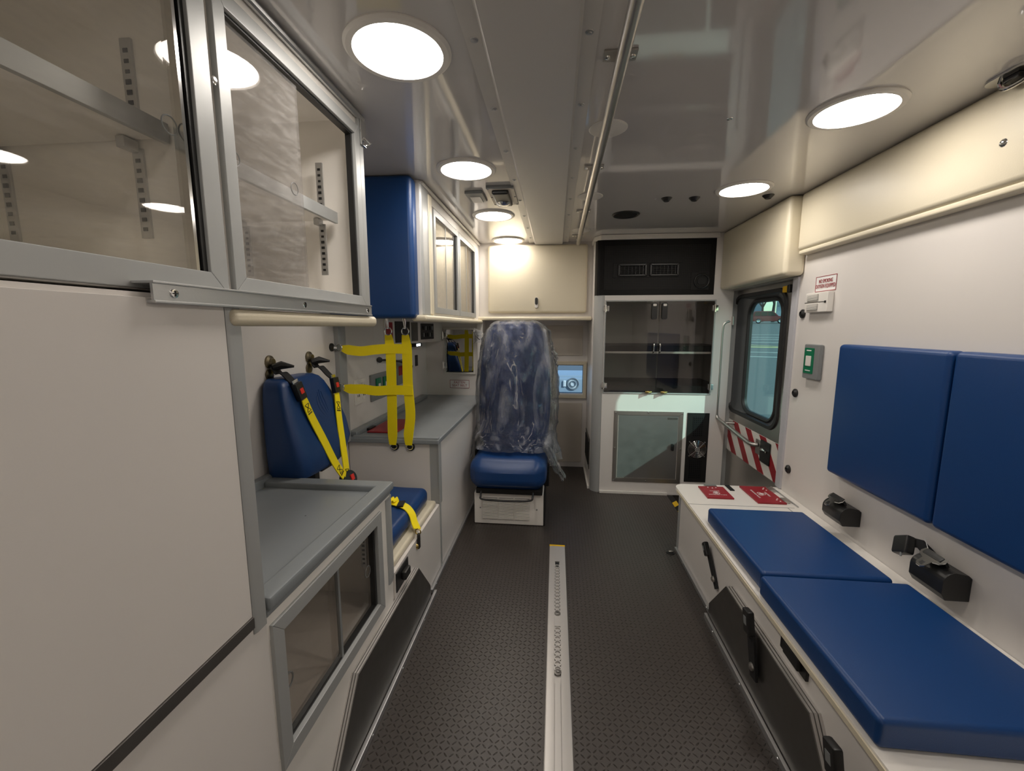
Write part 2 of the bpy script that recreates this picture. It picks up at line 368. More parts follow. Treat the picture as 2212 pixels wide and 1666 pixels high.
def tag(o, label, cat, group=None, kind=None):
    if label: o['label'] = label
    if cat: o['category'] = cat
    if group: o['group'] = group
    if kind: o['kind'] = kind
    return o
def thing(name, label, cat, loc, group=None):
    o = bpy.data.objects.new(name, None); o.empty_display_size = 0.05; SC.collection.objects.link(o); o.location = loc
    ORG[o.name] = Vector(loc); return tag(o, label, cat, group)
def struct(mb, name, mat, parent=None, **k):
    o = mb.build(name, mat, parent, **k)
    if parent is None: o['kind'] = 'structure'
    return o
def sthing(name, loc):
    o = bpy.data.objects.new(name, None); SC.collection.objects.link(o); o.location = loc; ORG[o.name] = Vector(loc); o['kind'] = 'structure'; return o
def dup(o, loc, label=None):
    """copy a thing and its parts (two levels)"""
    r = o.copy(); SC.collection.objects.link(r); r.location = loc
    if label: r['label'] = label
    for ch in list(o.children):
        c = ch.copy(); SC.collection.objects.link(c); c.parent = r
        for g in ch.children:
            d = g.copy(); SC.collection.objects.link(d); d.parent = c
    return r
def text_mb(body, size, mtx, ext=0.0004, align='CENTER', sx=1.0):
    cu = bpy.data.curves.new('txt', 'FONT'); cu.body = body; cu.size = size; cu.extrude = ext; cu.align_x = align; cu.align_y = 'CENTER'; cu.space_line = 0.95
    ob = bpy.data.objects.new('txt', cu); SC.collection.objects.link(ob); bpy.context.view_layer.update()
    dg = bpy.context.evaluated_depsgraph_get(); me = bpy.data.meshes.new_from_object(ob.evaluated_get(dg))
    mb = MB(); t = bmesh.new(); t.from_mesh(me); mb._merge(t, mtx @ Matrix.Diagonal((sx, 1, 1, 1)))
    bpy.data.objects.remove(ob); bpy.data.curves.remove(cu); bpy.data.meshes.remove(me); return mb
def face_mtx(c, right, up):
    r = Vector(right).normalized(); u_ = Vector(up).normalized(); n = r.cross(u_)
    M = Matrix((r, u_, n)).transposed().to_4x4(); return Matrix.Translation(c) @ M
def spline(pts, n=8):
    P = [Vector(p) for p in pts]; out = []
    for i in range(len(P) - 1):
        p0, p1, p2, p3 = P[max(i - 1, 0)], P[i], P[i + 1], P[min(i + 2, len(P) - 1)]
        for k in range(n):
            t_ = k / n
            out.append(0.5 * ((2 * p1) + (p2 - p0) * t_ + (2 * p0 - 5 * p1 + 4 * p2 - p3) * t_ * t_ + (3 * p1 - p0 - 3 * p2 + p3) * t_ ** 3))
    out.append(P[-1]); return out
def rrect(a0, a1, b0, b1, r, n=6):
    out = []
    for (ca, cb, st) in ((a1 - r, b1 - r, 0), (a0 + r, b1 - r, 90), (a0 + r, b0 + r, 180), (a1 - r, b0 + r, 270)):
        for k in range(n + 1):
            a = math.radians(st + 90 * k / n); out.append((ca + r * math.cos(a), cb + r * math.sin(a)))
    return out

# ------------------------------------------------------------------ room shell
CZ = 1.835; XL = -1.02; XR = 1.19; YB = -0.75; XU = -0.585; XB = -0.56
struct(MB().box(-1.1, 0.86, YB, 3.62, -0.05, 0.0), 'floor', floorm)
struct(MB().box(0.86, 1.30, YB, 2.25, -0.05, 0.0).box(0.86, 1.4, 2.20, 3.12, -0.36, -0.30), 'floor_step', floorm)
struct(MB().box(-1.12, 1.32, YB - .05, 3.7, CZ, CZ + 0.05), 'ceiling', ceilm)
struct(MB().box(-1.10, XL, YB, 3.64, -0.05, CZ), 'wall_left', white)
struct(MB().box(XR, XR + 0.07, YB, 2.29, -0.05, CZ).box(XR, XR + .07, 2.29, 3.7, 1.50, CZ).box(XR + .0, XR + .07, 3.14, 3.7, -.35, 1.5), 'wall_right', white)
# bulkhead towards the cab (pass-through opening x .02-.235, z .65-.89)
m = MB().box(-0.60, 0.02, 3.60, 3.66, 0, 1.27).box(0.235, 0.30, 3.60, 3.66, 0, 1.27).box(0.02, .235, 3.60, 3.66, 0, .65).box(.02, .235, 3.60, 3.66, .89, 1.27)
m.box(-1.10, -0.60, 3.26, 3.66, 0, CZ).box(-0.60, 0.30, 3.26, 3.66, 1.27, CZ).box(.3, 1.3, 3.56, 3.66, 0, CZ)
struct(m, 'wall_front', white)
m = MB().box(-1.1, 1.3, YB - .05, YB, 0, CZ)
struct(m, 'wall_back', white)

struct(MB().box(.86, 1.30, 3.045, 3.12, -.36, -.0005).box(.845, .8605, 2.2, 3.12, -.36, -.002).box(.86, 1.3, 2.2, 2.25, -.36, -.06), 'trim_4', floorm)
# floor edge strips
m = MB().box(XB + 0.002, XB + 0.016, 1.74, 3.2, 0, 0.02, .002).box(XB + 0.0235, XB + 0.036, YB, 1.74, 0, 0.022, .002)
for y in (0.75, 1.05, 1.3, 1.55, 1.8, 2.05, 2.3, 2.6): m.lathe((XB + (.036 if y < 1.74 else .016), y, .011), (1, 0, 0), [(.005, 0), (.004, .002), (0, .0025)], 10)
struct(m, 'baseboard_left', alu)
m = MB().box(.664, .678, 1.70, 2.25, 0, 0.02, .002).box(.637, .6485, YB, 1.70, 0, 0.024, .002)
for y in (0.85, 1.1, 1.35, 1.6, 1.75, 2.1): m.lathe((.637 if y < 1.7 else .664, y, .012), (-1, 0, 0), [(.005, 0), (.004, .002), (0, .0025)], 10)
struct(m, 'baseboard_right', alu)
m = MB().box(.335, .82, 3.022, 3.036, 0, 0.02, .002).box(.252, .266, 3.10, 3.59, 0, .02, .002)
for x in (.36, .5, .65, .8): m.lathe((x, 3.022, .01), (0, -1, 0), [(.005, 0), (.004, .002), (0, .0025)], 10)
struct(m, 'baseboard_front', white_b)

# ------------------------------------------------------------------ ceiling fittings
def make_light(label):
    t = thing('ceiling_light', label, 'ceiling light', (0, 0, CZ), 'round ceiling lights')
    MB().lathe((0, 0, CZ), (0, 0, -1), [(.119, 0), (.119, .003), (.113, .008), (.100, .0085), (.097, .004), (.097, 0)], 56).build('trim_ring', white_b, t)
    MB().lathe((0, 0, CZ - .004), (0, 0, -1), [(.0965, 0), (.0965, .0005), (.06, .003), (0, .004)], 56).build('lens', lampm, t)
    return t
L0 = make_light('round lit ceiling light nearest the camera on the left of the ceiling')
lights = [(-.363, 1.018, 'round lit ceiling light nearest the camera on the left of the ceiling'),
          (-.363, 1.750, 'round lit ceiling light just in front of the black dome camera plate'),
          (-.357, 2.452, 'round lit ceiling light just beyond the black dome camera plate'),
          (-.352, 3.142, 'small looking lit ceiling light at the far end beside the cream cupboard door'),
          (.849, 1.407, 'large lit ceiling light above the blue back cushions on the right'),
          (.838, 2.112, 'lit ceiling light near the black ceiling domes and side door'),
          (.849, .70, 'round ceiling light out of view above the right bench'), (-.363, -.30, 'round ceiling light at the rear left, out of view')
          ]
for i, (x, y, lb) in enumerate(lights):
    if i == 0: L0.location = (x, y, CZ)
    else:
        c = dup(L0, (x, y, CZ), lb or 'round lit ceiling light behind the camera out of view')
# raceway cover along the centre line
m = MB().prism([(-.205, CZ), (-.205, CZ - .004), (-.168, CZ - .004), (-.158, CZ - .020), (.038, CZ - .020), (.046, CZ - .004), (.082, CZ - .004), (.082, CZ)], 'y', YB, 3.255)
rw = thing('ceiling_raceway', 'long white raised cover strip running along the ceiling beside the grab rail', 'ceiling cover', (-.06, 1.3, CZ))
m.build('cover', chanm, rw, smooth=20)
y = -.2
while y < 3.2:
    for x in (-.185, .062): MB().lathe((x, y + .015, CZ - .004), (0, 0, -1), [(.009, 0), (.0085, .0018), (.0045, .002), (.004, .004), (0, .0045)], 14).build('screw', alu, rw)
    y += .295
# overhead grab rail
gr = thing('overhead_grab_rail', 'long stainless ceiling grab rail on four bracket feet', 'grab rail', (.13, 1.4, CZ))
MB().cyl((.127, -.5, 1.788), (.1455, 3.065, 1.788), .0140, 20).build('rail', steel, gr)
for y in (1.082, 1.772, 2.407, 3.025, .43):
    bk = MB().box(.100, .176, y - .020, y + .020, CZ - .006, CZ, .0015).tube([(.138, y, CZ - .004), (.137, y - .002, 1.81), (.128 + y * .0055, y - .004, 1.790)], [.010, .008, .010], 12).build('bracket', steel, gr)
    for x in (.110, .166): MB().lathe((x, y, CZ - .006), (0, 0, -1), [(.007, 0), (.006, .003), (0, .004)], 12).build('screw', chrome, bk)
cap0 = None
for k, (y, lb) in enumerate(((1.452, 'large flat white ceiling disc nearest the camera behind the grab rail'), (2.157, 'middle flat white ceiling disc behind the grab rail'), (2.872, 'farthest flat white ceiling disc near the end of the grab rail'))):
    if cap0 is None:
        cap0 = MB().lathe((.155, y, CZ), (0, 0, -1), [(.060, 0), (.060, .002), (.055, .005), (0, .006)], 40).build('blanking_cap', white_b, origin=(.155, y, CZ)); tag(cap0, lb, 'ceiling cap', 'white ceiling blanking caps')
    else:
        c = cap0.copy(); SC.collection.objects.link(c); c.location = (.155, y, CZ); c['label'] = lb
sp_ = thing('ceiling_speaker', 'black round speaker set in the ceiling before the air unit', 'speaker', (.378, 2.507, CZ))
MB().lathe((.378, 2.507, CZ), (0, 0, -1), [(.076, 0), (.076, .004), (.068, .009), (.062, .004)], 40).build('rim', black, sp_)
MB().lathe((.378, 2.507, CZ - .004), (0, 0, -1), [(.062, 0), (.03, .003), (0, .004)], 40).build('grille', blackm, sp_)
for x, y, lb in ((.527, 2.223, 'small black ceiling dome, left one of the close pair'), (.659, 2.229, 'small black ceiling dome, right one of the close pair'), (.997, 2.227, 'small black ceiling dome beside the lit light near the side door')):
    tag(MB().lathe((x, y, CZ), (0, 0, -1), [(.026, 0), (.025, .003), (.018, .010), (.013, .016), (.010, .013), (0, .013)], 24).build('ceiling_stud', black), lb, 'ceiling fitting', 'black ceiling studs')
tag(MB().lathe((.511, 1.426, CZ), (0, 0, -1), [(.009, 0), (.008, .002), (0, .004)], 14).build('ceiling_screw', chrome), 'single small screw head in the glossy ceiling', 'screw')
tag(MB().lathe((.475, 2.23, CZ), (0, 0, -1), [(.006, 0), (.005, .002), (0, .003)], 14).build('ceiling_rivet', alu), 'tiny rivet head just left of the black ceiling studs', 'rivet')
# small grey sensor and camera plate
sn = thing('ceiling_sensor', 'small grey square sensor housing left of the camera plate', 'sensor', (-.385, 2.09, CZ))
MB().prism([(2.01, CZ), (2.012, CZ - .014), (2.15, CZ - .012), (2.175, CZ)], 'x', -.428, -.345, .003).build('housing', greyp, sn)
MB().box(-.412, -.362, 2.06, 2.15, CZ - .017, CZ - .008, .002).build('lens', white_b, sn)
cb = thing('ceiling_camera', 'black dome camera on a square plate in the left ceiling', 'camera', (-.25, 2.09, CZ))
MB().box(-.318, -.195, 1.955, 2.225, CZ - .010, CZ, .002).build('plate', creamp, cb)
MB().box(-.318, -.195, 1.950, 1.958, CZ - .014, CZ, .001).build('front_flange', greyp, cb)
MB().rbox(-.298, -.222, 1.985, 2.19, CZ - .028, CZ - .006, .009).build('housing', black, cb)
MB().lathe((-.260, 2.12, CZ - .026), (0, -.25, -1), [(.034, -.006), (.032, .003), (.022, .009), (0, .012)], 24).build('dome_lens', chrome, cb)
for x in (-.312, -.201):
    for y in (1.97, 2.09, 2.21): MB().lathe((x, y, CZ - .010), (0, 0, -1), [(.005, 0), (.004, .002), (0, .003)], 8).build('screw', greyp, cb)

# ------------------------------------------------------------------ left: upper glass cupboards
def standard(mb, x, y, z0, z1, d=1):
    """slotted shelf standard on a wall facing -y"""
    mb.box(x - .010, x + .010, y - .005, y, z0, z1, .001)
    mb.mi = 1
    z = z0 + .012
    while z < z1 - .01:
        mb.box(x - .004, x + .004, y - .0058, y - .0045, z, z + .006); z += .016
    mb.mi = 0
def cupboard(name, label, y0, y1, z0, z1, bays, xface, xback, shelf_z=None, near_open=None):
    t = thing(name, label, 'cupboard', ((xface + xback) / 2, (y0 + y1) / 2, z0))
    m = MB()
    m.box(xback, xface - .004, y0, y1, z0, z0 + .018).box(xback, xface - .004, y0, y1, z1 - .018, z1).box(xback, xback + .012, y0, y1, z0, z1)
    m.box(xback, xface - .004, y0, y0 + .018, z0, z1).box(xback, xface - .004, y1 - .018, y1, z0, z1)
    for a, b_ in zip(bays, bays[1:]): m.box(xback, xface - .004, a[1], b_[0], z0, z1)
    # face margins
    for (a, b_) in bays:
        m.box(xface - .02, xface - .004, a, b_, z0, z0 + .03).box(xface - .02, xface - .004, a, b_, z1 - .055, z1)
    m.box(xface - .02, xface - .004, bays[-1][1], y1, z0, z1)
    m.build('cabinet_body', white_i, t)
    return t
# near cupboard pair
UZ0 = 1.268
uc = cupboard('upper_cupboard', 'tall glass fronted overhead cupboard nearest the camera on the left', -.45, 1.29, UZ0, CZ - .002, [(-.40, .700), (.730, 1.255)], XU, XL + .005)
# bay 1
fr = MB().frame('x', XU - .004, XU + .008, -.40, .710, UZ0 + .001, 1.80, .037).build('door_frame', aluf, uc)
fr2 = MB().frame('x', XU - .004, XU + .008, .727, 1.262, UZ0 + .010, 1.790, .028).build('door_frame', aluf, uc)
MB().box(XU - .018, XU + .002, .664, .673, UZ0 + .035, 1.77).build('slide_track', black, fr); MB().box(XU - .018, XU - .001, .654, .660, UZ0 + .035, 1.77).build('slide_track', chrome, fr)
MB().box(XU - .018, XU - .001, 1.227, 1.234, UZ0 + .037, 1.765).box(XU - .018, XU - .001, .755, 1.235, 1.757, 1.763).build('slide_track', black, fr2)
MB().box(XU - .012, XU - .007, -.36, .664, UZ0 + .035, 1.77).build('sliding_pane', plexi, uc)
MB().box(XU - .012, XU - .008, .754, .984, UZ0 + .037, 1.765).build('sliding_pane', plexi2, uc)
MB().box(XU - .022, XU - .018, .756, .99, UZ0 + .037, 1.765).build('sliding_pane', plexi, uc)
for y, z, R_ in ((.639, 1.522, .0135), (.772, 1.523, .013), (.954, 1.525, .013)):
    MB().ring((XU - .0095, y, z), (1, 0, 0), R_, .0012, 32, 6).build('finger_hole', greyp, uc)
for (a, b_) in ((-.43, .694), (.735, 1.248)):
    s_ = MB().box(XL + .02, -.658, a, b_, 1.528, 1.546).build('shelf', white_i, uc)
    MB().box(-.658, -.648, a, b_, 1.518, 1.550, .001).build('shelf_edge', aluf, s_)
for (yy, xs) in ((.700, (-.712, -.975)), (1.237, (-.69, -.93))):
    for x in xs:
        m = MB(); standard(m, x, yy, 1.368, 1.515); standard(m, x, yy, 1.555, 1.685); m.build('shelf_standard', [alu, black], uc)
        MB().box(x - .012, x + .004, yy - .03, yy - .004, 1.508, 1.526, .002).build('shelf_clip', alu, uc)
# long trim beads round the cupboard
MB().tube([(XU + .004, -.45, CZ - .012), (XU + .004, 1.295, CZ - .012)], .009, 10).build('corner_bead', alu, uc)
MB().box(XU - .006, XU + .006, 1.265, 1.292, UZ0, CZ - .01, .002).build('end_trim', aluf, uc)
MB().lathe((XU + .008, .718, 1.625), (1, 0, 0), [(.007, 0), (.007, .0012), (.004, .002), (0, .002)], 16).build('screw', chrome, uc)
ho = thing('ceiling_hook', 'small chrome hook bracket at the far top corner of the near cupboard', 'hook', (XU + .005, 1.285, 1.77), 'chrome ceiling hooks')
MB().obox(Vector((XU + .010, 1.285, 1.78)), Matrix.Identity(3), .003, .016, .035, .002).tube([(XU + .012, 1.285, 1.77), (XU + .03, 1.290, 1.752), (XU + .018, 1.285, 1.745)], .004, 8).build('hook', chrome, ho)
# aluminium channel under the cupboard
rl = thing('channel_rail', 'brushed aluminium channel rail screwed under the near glass cupboard', 'rail', (XU + .02, .92, 1.245))
RX = -.545
MB().box(RX - .004, RX, .532, 1.222, 1.250, 1.277).box(XU + .002, RX + .002, .532, 1.222, 1.274, 1.2775, .0008).box(RX - .014, RX + .002, .532, 1.222, 1.2475, 1.251, .0008).build('channel', alu, rl)
for y in (.564, .883, 1.195):
    s_ = MB().lathe((RX, y, 1.262), (1, 0, 0), [(.0065, 0), (.006, .0018), (0, .0025)], 16).build('screw', chrome, rl)
    MB().box(RX + .002, RX + .003, y - .004, y + .004, 1.2612, 1.2628).box(RX + .002, RX + .003, y - .0008, y + .0008, 1.258, 1.266).build('screw_slot', black, s_)
tag(MB().rbox(XU - .055, -.545, .675, 1.262, 1.216, 1.246, .012, n=6).build('bumper_pad', cream), 'cream vinyl bumper pad under the near glass cupboard', 'bumper pad', 'cream bumper pads')

# tall white door panel under the cupboard, with grey corner post
tp = thing('tall_locker', 'tall plain white locker wall at the left edge of the picture', 'locker', (-.8, .1, 0))
MB().box(XL + .002, XB - .004, -.45, .702, 0, 1.262).build('cabinet_body', white, tp)
MB().box(XB - .004, XB + .004, -.45, .667, .678, 1.255, .001).build('door_panel', white, tp)
MB().box(XB - .004, XB + .007, -.45, .668, .655, .6775, .0008).build('door_edge_strip', darkst, tp)
MB().prism([(XB + .003, .669), (XB + .006, .675), (XB + .006, .700), (XB - .001, .7065), (XB - .02, .7065), (XB - .02, .669)], 'z', .640, 1.262).build('corner_post', aluf, tp)
MB().box(XB - .004, XB + .0015, -.45, .7035, .03, .654).build('lower_panel', white, tp)

# ------------------------------------------------------------------ left: counter and lower sliding door cupboard
lc = thing('base_cupboard', 'low white cupboard with grey framed sliding plexiglass doors under the near counter', 'cupboard', (-.79, 1.0, 0))
m = MB().box(XL + .002, XB - .006, .704, 1.345, 0, .02).box(XL + .002, XL + .02, .704, 1.345, 0, .632).box(XL, XB - .006, .704, .722, 0, .632).box(XL, XB - .006, 1.290, 1.345, 0, .632)
m.box(XB - .022, XB, .704, 1.325, .0, .318).box(XB - .022, XB, .704, 1.325, .595, .644).box(XB - .0221, XB - .0002, 1.215, 1.325, .31, .60).box(XB - .0221, XB - .0002, .704, .740, .31, .60).box(XL, XB - .022, .72, 1.29, .285, .30)
m.build('cabinet_body', white_i, lc)
fr = MB().frame('x', XB - .006, XB + .008, .712, 1.243, .288, .625, .034).build('door_frame', aluf, lc)
MB().box(XB - .02, XB - .004, .745, 1.21, .320, .326).box(XB - .02, XB - .004, 1.197, 1.209, .32, .592).build('slide_track', black, fr)
MB().box(XB - .010, XB - .006, .746, .985, .322, .592).build('sliding_pane', plexi3, lc)
MB().box(XB - .020, XB - .016, .958, 1.208, .322, .592).build('sliding_pane', plexi3, lc)
MB().box(XB - .0125, XB - .0035, .979, .988, .322, .592).build('pane_edge', greyp, lc)
for y in (.765, 1.18): MB().ring((XB - (.008 if y < 1 else .018), y, .452), (1, 0, 0), .017, .002, 28, 6).build('finger_hole', greyp, lc)
m = MB(); standard(m, -.64, 1.288, .40, .575); m.build('shelf_standard', [alu, black], lc)
MB().prism([(XB + .003, 1.290), (XB + .006, 1.296), (XB + .006, 1.318), (XB - .001, 1.3455), (XB - .02, 1.3455), (XB - .02, 1.29)], 'z', .335, .640).build('corner_post', aluf, lc)
ct = thing('countertop', 'grey solid surface countertop with sunken tray, nearest the camera', 'countertop', (-.78, 1.0, .64))
m = MB().box(XL + .002, XB + .002, .707, 1.335, .645, .668, .003)
# raised rim
m.prism([(XB - .035, .707), (XB + .012, .707), (XB + .012, 1.345), (XL + .03, 1.345), (XL + .03, 1.292), (XB - .035, 1.292)], 'z', .660, .689, .007).box(XL + .002, XL + .031, .707, 1.345, .64, .698, .004)
m.build('tray_top', greyc, ct)
m = MB()
for x, y in ((-.85, 1.02), (-.72, 1.10), (-.80, .90)): m.lathe((x, y, .668), (0, 0, 1), [(.0025, 0), (0, .0008)], 8)
m.build('fastener_dots', black, ct)

# ------------------------------------------------------------------ wheel housing covers (both benches)
def wheelcover(xf, xb, name, label):
    t = thing(name, label, 'wheel box cover', ((xf + xb) / 2, 1.27, 0), 'dark steel wheel box covers')
    poly = [(.865, .003), (.865, .05), (1.015, .245), (1.545, .245), (1.69, .075), (1.69, .003)]
    MB().prism(poly, 'x', xf, xb, .001).build('plate', darkst, t)
    sg = 1 if xf > xb else -1
    for k in range(3):
        a = xf + (xb - xf) * (0.08 + .3 * k); w = (xb - xf) * .20
        MB().box(a, a + w, 1.015, 1.545, .2455, .2475, .0004).prism([(1.015, .2452), (.865, .0502), (.8635, .0515), (1.0140, .2475)], 'x', a, a + w).prism([(1.545, .2452), (1.69, .0752), (1.6915, .0765), (1.546, .2475)], 'x', a, a + w).build('edge_trim', trackm, t)
    return t
wheelcover(XB + .022, XB - .004, 'wheel_box_cover', 'dark steel wheel box cover on the left bench front')
wheelcover(.650, .684, 'wheel_box_cover', 'dark steel wheel box cover on the right bench front')

# ------------------------------------------------------------------ left: attendant seat nook
jb = thing('attendant_bench', 'white bench box with flip lid under the blue attendant seat cushion', 'bench', (-.79, 1.64, 0))
MB().box(XL + .002, XB, 1.346, 1.955, 0, .345).build('box', white, jb)
MB().rbox(XL + .03, XB - .012, 1.375, 1.925, .345, .372, .012, n=3).build('lid', cream, jb)
MB().box(XB + .0, XB + .004, 1.355, 1.475, .262, .335, .001).build('latch_plate', black, jb)
MB().box(XB + .004, XB + .024, 1.395, 1.450, .285, .318, .006).build('latch_handle', black, jb)
MB().box(XB - .001, XB + .003, 1.935, 1.957, .0, .66, .001).build('corner_strip', aluf, jb)
def superell(cx, cy, hx, hy, z, e=3.2, n=40, zf=None):
    out = []
    for k in range(n):
        a = 2 * PI * k / n; c_, s_ = math.cos(a), math.sin(a)
        x = cx + hx * math.copysign(abs(c_) ** (2 / e), c_); y = cy + hy * math.copysign(abs(s_) ** (2 / e), s_)
        out.append(Vector((x, y, z)))
    return out
# moulded seat cushion: dished in the middle
m = MB(); m.rbox(-.965, -.60, 1.385, 1.895, .372, .445, .030, (0, 0, .006), 12)
for v in m.bm.verts:
    if v.co.z > .40:
        yy = (v.co.y - 1.64) / .255; v.co.z += .012 * (yy * yy) - .004 + .012 * max(0, (-.72 - v.co.x) / .25)
tag(m.build('seat_cushion', blue2), 'blue moulded seat cushion with yellow lap belt across it', 'seat cushion')
# seat back
secs = [(.685, 1.335, 1.60, -.862), (.70, 1.328, 1.64, -.855), (.76, 1.322, 1.705, -.862), (.83, 1.322, 1.712, -.882), (.90, 1.326, 1.69, -.900), (.96, 1.332, 1.65, -.914), (1.00, 1.34, 1.62, -.924), (1.022, 1.35, 1.60, -.935), (1.032, 1.37, 1.58, -.95)]
rings = [superell((XL + .004 + xf) / 2, (a + b_) / 2, (xf - XL - .004) / 2, (b_ - a) / 2, z, 5.5, 56) for z, a, b_, xf in secs]
sbk = thing('child_safety_seat', 'tall moulded blue attendant seat back on the left wall', 'seat back', (-.95, 1.5, .685))
MB().loft(rings).build('shell', blue2, sbk, smooth=50)
m = MB()   # embossed flame-like hand mark
n_ = Vector((1, 0, .22)).normalized()
def sf(y, z, off=.001): return (-.9295 + (1.03 - z) * .222 - .003 + off, y, z)
for k, pts in enumerate([[(1.545, .86), (1.515, .90), (1.510, .93), (1.520, .95)], [(1.55, .87), (1.535, .90), (1.525, .93), (1.528, .965)], [(1.558, .88), (1.548, .91), (1.540, .94), (1.540, .972)], [(1.568, .885), (1.562, .92), (1.556, .94), (1.552, .965)], [(1.50, .88), (1.52, .862), (1.55, .855), (1.575, .865), (1.585, .885)]]):
    m.tube(spline([sf(a, b_) for a, b_ in pts], 5), .0042, 6)
m.build('embossed_mark', blue2, sbk)
MB().box(-.99, -.93, 1.50, 1.53, .50, .70).box(-.96, -.90, 1.50, 1.62, .655, .675).build('bracket', black, sbk)

# harness
hs = thing('seat_harness', 'yellow and black shoulder harness hanging over the blue seat back', 'harness', (-.9, 1.55, .62))
for (ya, xa, zt, pts, bk, yp) in (
    (1.41, XL, 1.09, None, (-.916, 1.404, .985), [(-.905, 1.417, .955), (-.893, 1.434, .89), (-.872, 1.470, .79), (-.852, 1.506, .69), (-.836, 1.540, .622)]),
    (1.655, XL, 1.09, None, (-.912, 1.643, .975), [(-.903, 1.643, .945), (-.886, 1.618, .85), (-.862, 1.592, .74), (-.843, 1.572, .65), (-.836, 1.562, .612)])):
    MB().lathe((XL, ya, zt), (1, 0, 0), [(.024, 0), (.023, .006), (.014, .010), (.012, .018), (0, .019)], 20).build('wall_anchor', aged, hs)
    MB().lathe((XL, ya - .005, zt - .045), (1, 0, 0), [(.02, 0), (.02, .006), (.01, .010), (0, .011)], 20).build('lower_anchor', aged, hs)
    w = (0, 1, 0)
    k = bk
    p = spline([(XL + .018, ya, zt - .012), (XL + .03, ya + .004, zt - .04), (-.965, ya + (k[1] - ya) * .35, 1.050), (-.932, ya + (k[1] - ya) * .8, 1.020), (k[0] + .002, k[1], k[2] + .028)], 5)
    MB().strap(p, .040, w, .002).build('black_webbing', blackw, hs)
    MB().tube([(XL + .018, ya - .01, zt - .02), (XL + .04, ya + .01, zt - .012), (XL + .075, ya + .03, zt - .018)], [.012, .015, .004], 8).build('guide_tab', black, hs)
    dn = (Vector(yp[0]) - Vector((k[0], k[1], k[2] + .03))).normalized(); wv = Vector(w); wv = (wv - dn * wv.dot(dn)).normalized(); nn = wv.cross(dn)
    if nn.x < 0: nn = -nn
    M_ = Matrix((wv, dn, nn)).transposed()
    bkl = MB().obox(Vector(k) + nn * .008, M_, .021, .032, .010, .004).build('buckle', black, hs)
    MB().obox(Vector(k) + nn * .0185, M_, .010, .010, .0015, .001).build('release_button', redb, bkl)
    MB().obox(Vector(k) - dn * .036 + nn * .006, M_, .016, .008, .002, .001).build('tongue', chrome, bkl)
    sp2 = spline([Vector(q) + nn * .004 for q in yp], 5); n2 = len(sp2)
    ys = MB().strap(sp2, [.030 + .012 * math.sin(PI * i / (n2 - 1)) ** .5 for i in range(n2)], w, .0018).build('yellow_strap', yellow, hs)
    st = MB()
    for f_ in (.16, .9):
        i = int(f_ * (n2 - 2)); c_ = sp2[i]; d_ = (sp2[i + 1] - sp2[i]).normalized(); w2 = (Vector(w) - d_ * Vector(w).dot(d_)).normalized(); n3 = w2.cross(d_)
        if n3.x < 0: n3 = -n3
        c_ = c_ + n3 * .0028
        for a_, b_ in (((-.012, -.012), (.012, .012)), ((-.012, .012), (.012, -.012)), ((-.012, -.014), (.012, -.014)), ((-.012, .014), (.012, .014)), ((-.013, .020), (.013, .020)), ((-.013, .023), (.013, .023))):
            st.tube([c_ + w2 * a_[0] + d_ * a_[1], c_ + w2 * b_[0] + d_ * b_[1]], .0011, 5)
    st.build('stitching', black, ys)
rb_ = MB().lathe((-.832, 1.575, .600), (1, -.25, .35), [(.036, -.014), (.038, 0), (.034, .012), (0, .014)], 28).build('centre_buckle', black, hs)
MB().obox(Vector((-.820, 1.582, .606)), Matrix((Vector((0, 1, 0)), Vector((-.3, 0, .95)), Vector((.95, 0, .3)))).transposed(), .012, .012, .004, .001).build('release_button', redb, rb_)

# lap belt across the cushion
lb_ = thing('lap_belt', 'yellow lap belt with black adjuster across the blue seat cushion', 'seat belt', (-.7, 1.65, .45))
pth = spline([(-.93, 1.70, .475), (-.86, 1.71, .457), (-.79, 1.705, .456), (-.735, 1.70, .456), (-.68, 1.685, .455), (-.63, 1.665, .449), (-.598, 1.645, .430), (-.578, 1.620, .405), (-.560, 1.600, .385)], 6)
MB().strap(pth, .042, (0, 1, .05), .0018).build('strap', yellow, lb_)
m = MB()
for x in (-.725, -.708, -.691): m.strap(spline([(x - .008, 1.698, .458), (x, 1.697, .468), (x + .008, 1.694, .459)], 4), .044, (0, 1, 0), .0018)
m.build('bunched_webbing', yellow, lb_)
MB().obox(Vector((-.655, 1.677, .456)), Matrix.Rotation(.15, 3, 'Z'), .014, .028, .004, .002).build('adjuster', black, lb_)
MB().ring((-.556, 1.598, .374), (0, 1, 0), .011, .0028, 20, 8).build('ring', brass, lb_)
MB().obox(Vector((-.553, 1.595, .335)), Matrix.Identity(3), .005, .010, .032, .003).build('snap_hook', black, lb_)
MB().lathe((XB, 1.592, .315), (1, 0, 0), [(.014, 0), (.013, .005), (.008, .010), (0, .011)], 18).build('anchor_bolt', brass, lb_)

